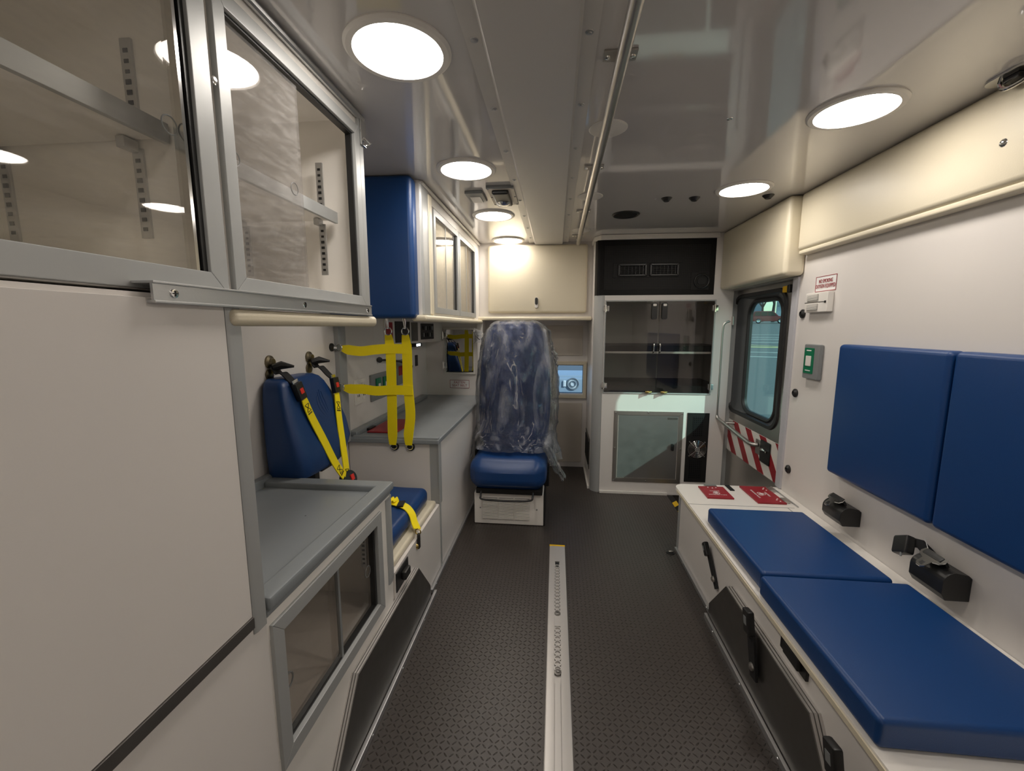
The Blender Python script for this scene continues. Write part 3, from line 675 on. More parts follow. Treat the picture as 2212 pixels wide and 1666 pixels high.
# net of yellow straps
cn = thing('cargo_net', 'yellow webbing safety net of crossing straps beside the rear counter', 'safety net', (-.8, 1.92, .9))
for x0, xt, lab in ((-.770, -.775, 0), (-.690, -.693, 1)):
    vp = spline([(xt, 1.905, 1.178), (x0, 1.912, 1.10), (x0 - .002, 1.915, .95), (x0 - (.006 if not lab else -.004), 1.918, .80), (x0 - .010, 1.922, .70), (x0 - .012, 1.926, .645)], 6)
    n2 = len(vp); MB().strap(vp, [.032 + .015 * min(1, i / 5, (n2 - 1 - i) / 6) for i in range(n2)], (1, 0, 0), .0018).build('upright_strap', yellow, cn)
    MB().ring((xt + .001, 1.903, 1.194), (0, 1, 0), .017, .0026, 24, 8).build('ring', chrome, cn)
    MB().tube([(xt, 1.903, 1.205), (xt, 1.900, 1.235), (xt, 1.89, 1.255)], [.004, .007, .008], 10).build('snap_hook', chrome, cn)
    MB().lathe((x0 - .008, 1.944, .632), (0, -1, 0), [(.020, 0), (.019, .006), (.012, .010), (0, .011)], 22).build('wall_stud', black, cn)
    MB().ring((x0 - .010, 1.930, .636), (0, 1, .2), .015, .0024, 22, 8).build('lower_ring', chrome, cn)
for zz, zl in ((1.113, 1.118), (.918, .935)):
    vp = spline([(-.985, 1.86, zl), (-.95, 1.873, zl - .010), (-.90, 1.888, zl - .016 if zz > 1 else zl - .012), (-.84, 1.898, zz - .004), (-.77, 1.908, zz), (-.668, 1.912, zz - .002)], 6)
    n2 = len(vp); MB().strap(vp, [.022 + .023 * min(1, i / 5) for i in range(n2)], (0, 0, 1), .0018).build('cross_strap', yellow, cn)
    MB().ring((-.993, 1.857, zl + .001), (.3, 1, 0), .017, .0026, 24, 8).build('side_ring', chrome, cn)
    MB().tube([(-1.0, 1.852, zl), (-1.012, 1.846, zl + .002)], [.006, .008], 10).build('side_hook', chrome, cn)
    MB().lathe((XL, 1.838, zl + .004), (1, 0, 0), [(.019, 0), (.018, .006), (.011, .010), (0, .011)], 22).build('side_stud', black, cn)
m = MB().prism([(XL, 1.865), (XL + .022, 1.865), (XL + .026, 1.88), (XL + .026, 1.925), (XL + .016, 1.945), (XL, 1.945)], 'z', .66, 1.262)
tag(m.build('corner_post', aluf), 'grey vertical corner post on the wall behind the yellow net', 'post')

# ------------------------------------------------------------------ left rear: counter, cabinet, action wall
rc = thing('rear_counter_cabinet', 'long white base cabinet beside the captain chair under the grey counter', 'cabinet', (-.79, 2.6, 0))
MB().box(XL + .002, XB, 1.958, 3.255, 0, .650).build('cabinet_body', white, rc)
MB().box(XL + .004, XB - .03, 1.945, 1.958, .36, .650).build('end_panel', white, rc)
MB().prism([(XB - .045, 1.944), (XB - .004, 1.944), (XB + .004, 1.951), (XB + .004, 1.975), (XB - .045, 1.975)], 'z', .347, .650).build('corner_post', aluf, rc)
rt = thing('rear_countertop', 'grey countertop behind the yellow net, running to the captain chair', 'countertop', (-.79, 2.6, .65))
MB().box(XL + .002, XB + .006, 1.925, 3.255, .650, .676, .006, 3).build('slab', greyc, rt)
MB().box(XL + .002, XL + .045, 1.95, 3.12, .674, .700, .006, 3).box(XL + .03, XB + .004, 1.928, 1.955, .670, .684, .005).build('raised_edge', greyc, rt)
rd = thing('sharps_lid', 'dark red lid panel on the counter behind the yellow net', 'lid', (-.86, 2.16, .677))
MB().box(-.955, -.80, 2.02, 2.32, .677, .684, .002).build('lid_plate', red, rd)
MB().box(-.975, -.955, 2.06, 2.13, .677, .69, .002).build('hinge', black, rd)
# panel line trims on the wall + outlets
op = thing('power_outlet', 'white double power outlet on the wall left of the oxygen panel', 'outlet', (XL, 2.09, .82))
MB().box(XL, XL + .006, 2.03, 2.155, .815, .945, .002).build('cover_plate', white_b, op)
for y in (2.06, 2.125): MB().box(XL + .006, XL + .010, y - .016, y + .016, .835, .925, .004).build('socket', white_b, op)
m = MB()
for y in (2.052, 2.068, 2.117, 2.133):
    for z in (.855, .90): m.box(XL + .0095, XL + .0115, y - .002, y + .002, z, z + .012)
m.build('socket_slots', black, op)
ox = thing('oxygen_outlet_panel', 'grey panel with two green oxygen outlets behind the yellow net', 'oxygen outlet', (XL, 2.43, .80))
MB().box(XL, XL + .012, 2.215, 2.60, .80, .950, .004).build('panel', greyp, ox)
for y in (2.30, 2.40):
    g_ = MB().box(XL + .012, XL + .020, y - .033, y + .033, .825, .925, .003).build('outlet', green, ox)
    MB().box(XL + .020, XL + .024, y - .014, y + .014, .855, .895, .003).build('outlet_socket', white_b, g_)
rx = thing('switch_plate', 'grey plate with red label beside the oxygen outlets', 'switch plate', (XL, 2.66, .85))
MB().box(XL, XL + .01, 2.61, 2.72, .84, 1.0, .002).build('plate', greyp, rx)
MB().box(XL + .01, XL + .013, 2.63, 2.70, .90, .96, .001).build('label', red, rx)
mc = thing('gooseneck_lamp', 'black straight arm lamp sticking out behind the yellow net', 'arm lamp', (XL, 2.6, .98))
MB().tube([(-1.00, 2.33, 1.025), (-.99, 2.40, 1.02), (-.97, 2.55, 1.00), (-.95, 2.72, .955), (-1.0, 2.85, .93)], .007, 10).build('arm', black, mc)
MB().lathe((-1.005, 2.33, 1.026), (.6, -.7, 0), [(.012, -.004), (.017, 0), (.015, .006), (0, .008)], 16).build('head', black, mc)
hd = thing('door_pull', 'small black pull handle on the rear action wall', 'handle', (XL, 2.99, .97))
MB().box(XL, XL + .012, 2.97, 3.02, .93, 1.01, .003).build('grip', black, hd)
# tall access panel on action wall
ap = MB().box(XL, XL + .006, 2.74, 3.14, .705, 1.085, .001)
tag(ap.build('access_panel', white), 'tall white access panel on the action wall above the grey counter', 'panel')
# slanted control console
cs = thing('control_console', 'white angled switch console below the blue pad with black panels', 'control console', (-.95, 2.8, 1.1))
A = Vector((-1.0, 2.38, 0)); B = Vector((-.882, 3.25, 0)); dv = (B - A).normalized(); nv = Vector((dv.y, -dv.x, 0))
MB().prism([(XL, 2.30), (A.x, A.y), (B.x, B.y), (XL, 3.255)], 'z', 1.105, 1.266, .002).build('housing', white, cs)
def onc(s, z, off=.0): p = A + dv * s + nv * off; return Vector((p.x, p.y, z))
MF = Matrix((dv, Vector((0, 0, 1)), nv)).transposed()
MB().obox(onc(.065, 1.182, .001), MF, .055, .072, .004, .002).build('red_gauge_plate', white_b, cs)
MB().obox(onc(.065, 1.190, .003), MF, .038, .052, .005, .003).build('warning_label', red, cs)
a_ = MB().obox(onc(.235, 1.182, .001), MF, .095, .066, .004, .002).build('display_panel', black, cs)
MB().obox(onc(.40, 1.182, .001), MF, .045, .062, .004, .002).build('breaker_panel', darkst, cs)
sw = MB().obox(onc(.60, 1.182, .001), MF, .105, .056, .004, .002).build('switch_panel', black, cs)
for zz in (1.205, 1.158):
    for k in range(5): MB().obox(onc(.53 + k * .035, zz, .006), MF, .010, .014, .005, .002).build('rocker_switch', greyp if (k + int(zz * 1000)) % 3 == 0 else black, sw)
pl_ = MB().lathe(onc(.50, 1.086, -.03), (0, 0, 1), [(0, 0), (.02, .004), (.02, .018)], 18)
ul = thing('task_lamp', 'small lit strip lamp under the angled console', 'lamp', (-.97, 2.93, 1.09))
MB().box(-1.018, -.965, 2.86, 2.99, 1.075, 1.103, .003).build('housing', black, ul)
MB().box(-.9652, -.963, 2.87, 2.95, 1.080, 1.095, .001).build('lens', pmat('task_lamp_lens', (.8, .8, .8), .3, emit=(.85, .95, 1), estr=3), ul)
pl_.bm.free()
# side: dark glass door on front wall, sign
md = thing('small_glass_cupboard_door', 'small dark reflective glass door with chrome hinges left of the captain chair', 'cupboard door', (-.75, 3.25, .86))
MB().frame('y', 3.243, 3.256, -.872, -.625, .845, 1.205, .014).build('frame', white_b, md)
m = MB(); t_ = bmesh.new(); rr_ = rrect(-.109, .109, .866, 1.192, .02); A_ = [t_.verts.new((a, 0, b_)) for a, b_ in rr_]; B_ = [t_.verts.new((a, .004, b_)) for a, b_ in rr_]
t_.faces.new(A_); t_.faces.new(B_[::-1])
for i in range(len(rr_)): t_.faces.new([A_[i], A_[(i + 1) % len(rr_)], B_[(i + 1) % len(rr_)], B_[i]])
m._merge(t_, Matrix.Translation((-.749, 3.236, 0)) @ Matrix.Rotation(math.radians(4.2), 4, 'Z')).build('glass', darkmir, md)
MB().box(-.86, -.64, 3.2535, 3.256, .862, 1.192).build('backing', black, md)
for z in (1.15, .915): MB().box(-.882, -.845, 3.228, 3.243, z - .022, z + .022, .003).cyl((-.876, 3.232, z - .03), (-.876, 3.232, z + .03), .006, 10).build('hinge', chrome, md)
sg_ = thing('seat_belt_sign', 'white sign reading FASTEN SEAT BELT left of the captain chair', 'sign', (-.753, 3.25, .73))
MB().box(-.832, -.676, 3.257, 3.2595, .733, .797).build('plate', whitet, sg_)
MB().frame('y', 3.2555, 3.2575, -.832, -.676, .733, .797, .0025, 0).build('border', redt, sg_)
text_mb('FASTEN\nSEAT BELT', .026, face_mtx((-.754, 3.2565, .765), (1, 0, 0), (0, 0, 1))).build('lettering', redt, sg_)
# grey post + cream column at corner of the nook
tag(MB().box(-.602, -.560, 3.22, 3.262, .65, 1.262, .004).build('corner_column', white), 'narrow white column between the dark glass door and the captain chair', 'column')

# ------------------------------------------------------------------ left rear: blue head pad + second glass cupboard
tag(MB().rbox(-.985, -.598, 1.765, 1.840, 1.250, 1.832, .020, (0, .008, 0), 10).build('head_pad', blue), 'tall dark blue padded end panel hanging beside the glass cupboard', 'pad')
u2 = cupboard('upper_cupboard', 'small overhead glass cupboard behind the blue end pad', 1.842, 3.255, UZ0, CZ - .002, [(2.02, 2.53), (2.56, 3.05)], XU, XL + .005)
for (a, b_) in ((2.02, 2.535), (2.545, 3.06)):
    f_ = MB().frame('x', XU - .004, XU + .008, a, b_, UZ0 + .012, 1.765, .030).build('door_frame', aluf, u2)
    MB().box(XU - .02, XU - .002, b_ - .05, b_ - .033, UZ0 + .04, 1.735).build('slide_track', black, f_)
    MB().box(XU - .010, XU - .006, a + .03, b_ - .03, UZ0 + .042, 1.735).build('sliding_pane', plexi, u2)
    MB().box(XU - .006, XU - .004, (a + b_) / 2 - .005, (a + b_) / 2 + .005, UZ0 + .042, 1.735).build('pane_edge', aluf, u2)
    MB().ring((XU - .008, a + .055, 1.50), (1, 0, 0), .016, .002, 24, 6).build('finger_hole', greyp, u2)
MB().prism([(XU - .03, 1.842), (XU - .004, 1.842), (XU + .006, 1.852), (XU + .006, 1.965), (XU - .03, 1.965)], 'z', UZ0, CZ - .004, .004).build('corner_post', aluf, u2)
MB().rbox(XU - .01, XU + .012, 1.935, 1.985, UZ0, CZ - .03, .009, n=4).build('cream_edge', cream, u2)
MB().tube([(XU + .004, 1.85, CZ - .010), (XU + .004, 3.25, CZ - .010)], .008, 10).tube([(-.60, 1.846, CZ - .010), (XU + .004, 1.85, CZ - .010)], .008, 10).build('corner_bead', white_b, u2)
tag(MB().rbox(XU - .04, XU + .030, 1.80, 3.22, 1.238, 1.266, .012, n=6).build('bumper_pad', cream), 'long cream bumper pad under the small glass cupboard beside the blue pad', 'bumper pad', 'cream bumper pads')

# ------------------------------------------------------------------ bulkhead: cream door, ledge, panels, cab window
cd = thing('cream_cupboard_door', 'large padded cream cupboard door above the captain chair', 'cupboard door', (-.14, 3.25, 1.32))
MB().rbox(-.515, .225, 3.222, 3.262, 1.318, 1.815, .018, (0, .006, 0), 10).build('padded_door', cream, cd)
la = MB().prism(rrect(-.160, -.135, 1.355, 1.432, .011), 'y', 3.205, 3.228).build('latch_plate', white_b, cd)
MB().prism(rrect(-.158, -.137, 1.378, 1.430, .010), 'y', 3.200, 3.206).build('latch_button', black, la)
tag(MB().rbox(-.60, .265, 3.205, 3.275, 1.262, 1.290, .012, n=6).build('bumper_pad', cream), 'cream bumper pad below the big cream cupboard door', 'bumper pad', 'cream bumper pads')
tag(MB().box(-.20, .225, 3.588, 3.602, .975, 1.225, .002).build('access_panel', creamp), 'upper flat beige panel behind the captain chair', 'panel')
tag(MB().box(-.20, .232, 3.588, 3.602, .048, .567, .002).build('access_panel', creamp), 'lower tall beige panel behind the captain chair', 'panel')
w1 = sthing('window_1', (.13, 3.62, .65))
MB().frame('y', 3.575, 3.60, -.02, .262, .612, .925, .028).build('window_trim', cream, w1)
MB().frame('y', 3.62, 3.66, .01, .245, .64, .90, .012).build('window_frame', rubber, w1)
MB().box(.02, .235, 3.645, 3.649, .65, .89).build('window_glass', frontglass, w1)

# ------------------------------------------------------------------ captain chair with plastic film
CX = -.272
ch = thing('captain_chair', 'blue rear facing captain chair wrapped in clear plastic film', 'chair', (CX, 2.65, .2))
m = MB(); m.rbox(-.512, -.046, 2.40, 2.86, .232, .430, .075, (.004, .02, .012), 12)
for v in m.bm.verts:
    t_ = (v.co.x - CX) / .235
    if v.co.z > .36: v.co.z -= .012 * (1 - t_ * t_)
m.build('seat', blue2, ch)
bsec = [(.40, .200, 2.80, .10), (.50, .232, 2.81, .10), (.65, .243, 2.83, .10), (.80, .243, 2.85, .10), (.95, .235, 2.87, .10), (1.06, .222, 2.885, .095), (1.14, .205, 2.895, .09), (1.20, .180, 2.90, .08), (1.235, .150, 2.905, .065), (1.25, .10, 2.91, .04)]
MB().loft([superell(CX, yc, hw, hy, z, 4.0, 56) for z, hw, yc, hy in bsec]).build('backrest', pmat('blue_backrest', (.006, .045, .20), .4, bump=.1), ch, smooth=60)
MB().box(CX - .20, CX + .205, 2.43, 2.85, .205, .238, .004).box(-.060, -.030, 2.60, 2.95, .20, .30, .005).build('slide_frame', blackm, ch)
MB().tube(spline([(CX - .165, 2.42, .225), (CX - .165, 2.395, .205), (CX - .15, 2.385, .188), (CX, 2.38, .184), (CX + .13, 2.385, .190), (CX + .148, 2.395, .207), (CX + .148, 2.42, .225)], 6), .006, 10).build('release_bar', black, ch)
MB().tube([(-.035, 2.80, .46), (-.022, 2.77, .52), (-.024, 2.75, .40), (-.03, 2.74, .34)], [.014, .022, .018, .008], 10).build('recline_lever', black, ch)
MB().box(-.53, -.515, 2.70, 2.82, .35, .46, .006).build('side_bracket', black, ch)
# film
fm = MB(); N = 180; rings = []
levels = [(.452, .295, 2.775, .275), (.462, .285, 2.785, .245), (.485, .272, 2.80, .20), (.52, .264, 2.82, .155), (.60, .262, 2.835, .125), (.72, .262, 2.845, .120), (.84, .262, 2.855, .118), (.95, .255, 2.87, .115), (1.05, .243, 2.885, .110), (1.13, .228, 2.895, .104), (1.19, .205, 2.90, .095), (1.232, .170, 2.905, .08), (1.256, .125, 2.91, .055), (1.262, .06, 2.91, .025)]
lv = []
for a, b_ in zip(levels, levels[1:]):
    for k in range(10): lv.append([a[i] + (b_[i] - a[i]) * k / 10 for i in range(4)])
lv.append(list(levels[-1]))
for z, hw, yc, hy in lv:
    r_ = superell(CX + .004, yc, hw, hy, z, 3.2, N)
    out = []
    for p in r_:
        d = Vector((p.x - CX, p.y - yc, 0)); L_ = d.length or 1; d /= L_
        ang = math.atan2(p.y - yc, p.x - CX)
        # soft folds fanning out from the crown + diagonal drag folds
        fan = math.sin(ang * 17 + 3.0 * noise.noise(Vector((ang * 1.5, z * 3, 0)))) * .5
        q = Vector((p.x * 7, p.y * 7, z * 4.2 + p.x * 3.2))
        w_ = noise.noise(q) * .011 + noise.noise(q * 2.6) * .006 + abs(noise.noise(Vector((p.x * 4 + z * 9, p.y * 3, z * 7 - p.x * 9)))) * .012
        cr1 = 1 - min(1, abs(noise.noise(Vector((p.x * 9 + z * 5, p.y * 8, z * 6 - p.x * 6)))) * 7); cr2 = 1 - min(1, abs(noise.noise(Vector((p.x * 17 - z * 9, p.y * 12, z * 13 + p.x * 5 + 4)))) * 6)
        w_ += .006 * cr1 + .0035 * cr2
        amp = .3 + .9 * max(0, (0.62 - z)) * 1.6
        w_ = w_ * (1 + 1.4 * max(0, (.60 - z) / .2)) + fan * .004 * max(0, (z - .85) / .4) + .002
        if d.x > .6 and .48 < z < 1.02: w_ += .026 * math.sin((z - .48) / .54 * PI) * min(1, (d.x - .6) / .3)
        pp = p + d * w_
        if z < .50:
            k_ = (0.50 - z) / .048; side = max(0.0, abs(pp.x - CX - .0) - .215) / .06; back = max(0.0, (pp.y - 2.86) / .1)
            pp.z += .018 * noise.noise(Vector((ang * 3.2, 5, 0))) * k_ - .10 * min(1, side) * k_ - .04 * min(1, back) * k_
        out.append(pp)
    rings.append(out)
fm.loft(rings, cap=False)
f_ = fm.bm.faces.new([v for v in fm.bm.verts[-N:]])
# gathered ear of film at the upper left and tail at the lower right
for (base, tip, wid, seed) in (((-.47, 2.80, 1.145), (-.535, 2.76, 1.155), .040, 1), ((-.03, 2.80, 1.08), (.015, 2.78, .985), .035, 2), ((-.07, 2.70, .44), (.065, 2.62, .245), .055, 3)):
    base, tip = Vector(base), Vector(tip); d_ = (tip - base); up_ = Vector((0, 0, 1)) if seed < 3 else Vector((.7, 0, .7)); R_ = []
    for i in range(12):
        s_ = i / 11; row = []
        for j in range(14):
            v_ = j / 13 - .5; ww = wid * (1.5 + .9 * s_ * (seed < 3) - .9 * s_ * (seed == 3))
            p = base + d_ * s_ + up_ * v_ * ww + Vector((0, 1, 0)) * (.016 * math.sin(j * 1.7 + s_ * 4 + seed) * (.4 + s_)) + Vector((.01, 0, .012)) * noise.noise(Vector((i * .6, j * .7, seed)))
            row.append(fm.bm.verts.new(p))
        R_.append(row)
    for A_, B_ in zip(R_, R_[1:]):
        for j in range(13): fm.bm.faces.new([A_[j], A_[j + 1], B_[j + 1], B_[j]])
fo = fm.build('film_cover', film, ch, smooth=180, fix=False)
fo['label'] = 'crinkled clear plastic film'
MB().tube([(-.535, 2.745, 1.180), (-.515, 2.738, 1.150), (-.495, 2.74, 1.13)], .003, 6).build('cable_tie', black, ch)
# heater base
hb = thing('heater_box', 'low white heater box with louvred grille below the captain chair', 'heater', (CX, 2.65, 0))
MB().box(-.487, -.060, 2.452, 2.86, .004, .203, .003).build('housing', white_b, hb)
MB().box(-.492, -.052, 2.458, 2.87, 0, .012).box(-.0595, -.052, 2.455, 2.86, .01, .20).build('base_skirt', blackm, hb)
for k in range(3):
    x0 = -.433 + k * .099; g_ = MB().box(x0, x0 + .09, 2.449, 2.4525, .035, .172).build('grille_backing', blackm, hb)
    m = MB()
    for j in range(19): m.obox(Vector((x0 + .045, 2.4475, .040 + j * .0071)), Matrix.Rotation(.5, 3, 'X'), .046, .0028, .0013)
    m.build('louvres', white_b, g_)
for x in (-.45, -.10): MB().lathe((x, 2.452, .105), (0, -1, 0), [(.005, 0), (.004, .002), (0, .003)], 10).build('screw', greyp, hb)

# ------------------------------------------------------------------ right rear tall cabinet
YC = 3.04; XC0 = .268; XC1 = 1.19
tc_ = thing('tall_cabinet', 'tall white cabinet with smoked glass doors and steel hatch beside the side door', 'cabinet', (.73, 3.3, 0))
m = MB().box(.335, XC1 - .0, YC, YC + .016, 0, .745).box(.335, .345, YC, YC + .016, .745, 1.43).box(1.074, XC1, YC, YC + .016, .745, 1.43).box(.335, XC1, YC, YC + .016, 1.392, 1.43)
m.box(XC0, XC0 + .012, YC + .06, 3.60, 0, CZ - .002).box(.335, XC1, YC, 3.56, 0, .016).box(.3, XC1, YC + .01, 3.56, .73, .748).box(.3, XC1, YC + .01, 3.56, 1.395, 1.43).box(1.17, XC1 - .001, YC + .004, 3.56, 0, 1.50).box(.3, XC1, 3.54, 3.56, 0, 1.43)
m.box(1.060, XC1, YC - .001, YC + .02, 1.428, CZ - .002)
m.build('cabinet_body', white, tc_)
# rounded aluminium corner
cp = [(XC0, YC + .065)] + [(XC0 + .065 - .065 * math.cos(math.radians(a)), YC + .065 - .065 * math.sin(math.radians(a))) for a in range(10, 91, 10)] + [(.337, YC + .01), (XC0 + .01, YC + .065)]
MB().prism(cp, 'z', 0, 1.432).build('corner_post', aluf, tc_)
# header trim at ceiling
MB().prism([(XC0 - .012, YC + .06), (XC0 + .03, YC - .016), (1.075, YC - .016), (1.075, YC + .05), (XC0 + .05, YC + .05), (XC0 + .012, YC + .3), (XC0 - .012, YC + .3)], 'z', CZ - .034, CZ - .001, .004).build('header_trim', white_b, tc_)
sh_ = MB().box(.31, 1.17, YC + .062, 3.53, 1.036, 1.082).build('shelf', black, tc_)
MB().box(.31, 1.17, YC + .050, YC + .062, 1.026, 1.040).build('shelf_lip', white_b, sh_)
MB().box(.31, 1.168, YC + .02, 3.53, .749, .80).build('bottom_mat', black, tc_)
for k, (a, b_) in enumerate(((.347, .704), (.709, 1.071))):
    g_ = MB().box(a, b_, YC - .010, YC - .004, .757, 1.387, .0015).build('glass_door', smoke, tc_)
    hx = .676 if k == 0 else .718
    MB().tube(spline([(hx, YC - .010, 1.105), (hx, YC - .030, 1.098), (hx, YC - .034, 1.075), (hx, YC - .030, 1.045), (hx, YC - .010, 1.035)], 5), .005, 10).build('pull_handle', chrome, g_)
    hx = .671 if k == 0 else .739
    MB().prism(rrect(hx - .018, hx + .018, 1.265, 1.378, .012), 'y', YC - .026, YC - .010).build('latch', black, g_)
    MB().prism(rrect(hx - .011, hx + .011, 1.355, 1.370, .004), 'y', YC - .030, YC - .024).build('latch_cap', white_b, g_)
    hxx = .345 if k == 0 else 1.073
    for z in (.80, 1.34):
        MB().box(hxx - .018, hxx + .022 if k == 0 else hxx + .018, YC - .020, YC - .002, z - .020, z + .020, .004).cyl((hxx - .002, YC - .018, z - .026), (hxx - .002, YC - .018, z + .026), .006, 10).build('hinge', chrome, g_)
    bx = .655 if k == 0 else .760
    MB().box(bx - .022, bx + .022, YC - .022, YC - .008, .750, .766, .004).tube([(bx - .02, YC - .022, .762), (bx, YC - .036, .757), (bx + .02, YC - .022, .762)], .0045, 8).build('catch', brass, g_)
MB().frame('y', YC - .006, YC, .338, 1.080, .743, 1.397, .009).build('door_bead', aluf, tc_)
# steel hatch
MB().frame('y', YC - .006, YC, .425, .908, .090, .617, .030).build('hatch_frame', steel, tc_)
hd_ = MB().box(.460, .875, YC - .004, YC + .002, .122, .585, .001).build('hatch_door', pmat('scuffed_steel', (.33, .33, .325), .36, .8, bump=.10, bscale=40, vary=.05, vscale=18), tc_)
MB().prism(rrect(.832, .850, .335, .385, .008), 'y', YC - .020, YC - .004).build('knob', black, hd_)
MB().box(.80, .868, YC - .0052, YC - .004, .560, .575).build('nameplate', darkst, hd_)
for x, z in ((.435, .605), (.665, .609), (.898, .605), (.435, .345), (.899, .345), (.435, .10), (.665, .099)): MB().lathe((x, YC - .006, z), (0, -1, 0), [(.006, 0), (.005, .002), (0, .003)], 10).build('screw', chrome, tc_)
# black vent panel with fan guard
vp_ = thing('vent_panel', 'narrow black vented panel with a round wire fan guard', 'vent panel', (1.01, YC, .10))
MB().box(.935, 1.085, YC - .004, YC - .0005, .105, .612, .001).build('plate', blackm, vp_)
MB().box(.975, 1.048, YC - .0052, YC - .004, .44, .585).build('perforated_field', perf2, vp_); MB().box(.965, 1.05, YC - .0052, YC - .004, .13, .275).build('perforated_field', perf2, vp_)
g_ = MB()
for k in range(1, 7): g_.ring((1.012, YC - .010 - .001 * (6 - k), .350), (0, 1, 0), .010 + .0085 * k, .0013, 36, 6)
for a in (45, 135, 225, 315):
    c_, s_ = math.cos(math.radians(a)), math.sin(math.radians(a)); g_.tube([(1.012 + .015 * c_, YC - .016, .350 + .015 * s_), (1.012 + .072 * c_, YC - .006, .350 + .072 * s_)], .0022, 6)
    g_.lathe((1.012 + .074 * c_, YC - .004, .350 + .074 * s_), (0, -1, 0), [(.006, 0), (.004, .004), (0, .005)], 10)
g_.build('fan_guard', chrome, vp_)
MB().lathe((1.012, YC - .012, .350), (0, -1, 0), [(.018, 0), (.017, .004), (0, .005)], 20).build('fan_hub', alu, vp_)
# air unit
au = thing('air_conditioner_unit', 'black perforated air unit above the smoked glass doors', 'air conditioner', (.66, YC, 1.43))
m = MB().prism([(XC0 + .002, YC + .30), (XC0 + .002, YC + .055), (XC0 + .012, YC + .012), (XC0 + .045, YC - .002), (1.058, YC - .002), (1.058, YC + .30)], 'z', 1.432, 1.802)
m.build('housing', pmat('black_satin', (.006, .0055, .005), .45, spec=.18), au)
MB().box(.325, 1.022, YC - .0045, YC - .002, 1.468, 1.762).build('perforated_field', perf, au)
MB().box(.385, .845, YC - .007, YC - .002, 1.548, 1.645, .001).build('vent_plate', blackm, au)
for x0 in (.418, .630):
    fr = MB().frame('y', YC - .018, YC - .006, x0, x0 + .192, 1.556, 1.640, .014, .003).build('vent_frame', black, au)
    m = MB()
    for j in range(5): m.obox(Vector((x0 + .096, YC - .009, 1.575 + j * .012)), Matrix.Rotation(.5, 3, 'X'), .080, .004, .0010)
    for j in range(7): m.box(x0 + .02 + j * .0245, x0 + .0215 + j * .0245, YC - .013, YC - .005, 1.571, 1.626)
    m.build('louvres', black, fr)
MB().box(.905, 1.022, YC - .008, YC - .002, 1.462, 1.580, .001).build('outlet_plate', blackm, au)
MB().ring((.975, YC - .010, 1.520), (0, 1, 0), .046, .007, 32, 8).build('outlet_ring', black, au)
MB().prism(rrect(.948, 1.002, 1.498, 1.543, .015), 'y', YC - .014, YC - .008).build('outlet_flap', pmat('deep_black', (.003, .003, .003), .6), au)
# side return grille
sgp = thing('side_return_grille', 'narrow black grille low on the cabinet side facing the captain chair', 'grille', (XC0, 3.3, .19))
MB().box(XC0 - .006, XC0 - .0005, 3.135, 3.50, .14, .375, .001).build('plate', darkst, sgp)
for j in range(9): MB().box(XC0 - .011, XC0 - .006, 3.16 + j * .037, 3.18 + j * .037, .17, .345, .001).build('slot', blackm, sgp)

# ------------------------------------------------------------------ side entry door (right wall)
XD = 1.225
d1 = sthing('door_1', (XD + .02, 2.75, -.3))
# panel with window opening
wy0, wy1, wz0, wz1 = 2.425, 3.080, .640, 1.415
iy0, iy1, iz0, iz1 = 2.522, 2.912, .676, 1.362
m = MB()
outer = [(2.301, -.30), (3.134, -.30), (3.134, 1.453), (2.301, 1.453)]
inner = rrect(wy0, wy1, wz0, wz1, .085, 8)
t_ = bmesh.new(); ov = [t_.verts.new((XD, a, b_)) for a, b_ in outer]; iv = [t_.verts.new((XD, a, b_)) for a, b_ in inner]
ed = [t_.edges.new((ov[i], ov[(i + 1) % 4])) for i in range(4)] + [t_.edges.new((iv[i], iv[(i + 1) % len(iv)])) for i in range(len(iv))]
bmesh.ops.triangle_fill(t_, use_beauty=True, use_dissolve=False, edges=ed, normal=(1, 0, 0))
ex = bmesh.ops.extrude_face_region(t_, geom=t_.faces[:]); bmesh.ops.translate(t_, vec=(.045, 0, 0), verts=[g for g in ex['geom'] if isinstance(g, bmesh.types.BMVert)])
m._merge(t_); dp = m.build('door_panel', steel, d1, smooth=0)
def loop3(x, r): return [(x, a, b_) for a, b_ in r]
def bandring(mb, xa, ra, xb, rb):
    A_ = [mb.bm.verts.new((xa, a, b_)) for a, b_ in ra]; B_ = [mb.bm.verts.new((xb, a, b_)) for a, b_ in rb]; n = len(A_)
    for i in range(n): mb._tag([mb.bm.faces.new([A_[i], A_[(i + 1) % n], B_[(i + 1) % n], B_[i]])])
def grow(g): return rrect(wy0 - g, wy1 + g, wz0 - g, wz1 + g, .085 + g, 8)
def grow2(g): return rrect(iy0 - g, iy1 + g, iz0 - g, iz1 + g, .075 + g, 8)
m = MB(); bandring(m, XD - .001, grow(.012), XD - .010, grow(.008)); bandring(m, XD - .010, grow(.008), XD - .010, grow(-.010)); bandring(m, XD - .010, grow(-.010), XD + .002, grow(-.014))
m.build('window_gasket', rubber, d1)
m = MB(); bandring(m, XD + .001, grow(-.013), XD + .024, grow2(.026)); m.build('window_reveal', pmat('grey_window_reveal', (.10, .105, .11), .28, .3), d1)
m = MB(); bandring(m, XD + .024, grow2(.027), XD + .016, grow2(.018)); bandring(m, XD + .016, grow2(.018), XD + .018, grow2(.006)); bandring(m, XD + .018, grow2(.006), XD + .030, grow2(0)); bandring(m, XD + .030, grow2(0), XD + .045, grow2(0)); bandring(m, XD + .045, grow2(0), XD + .045, grow(.0))
m.build('inner_gasket', rubber, d1)
MB().prism(grow2(.002), 'x', XD + .031, XD + .035).build('window_glass', winglass, d1)
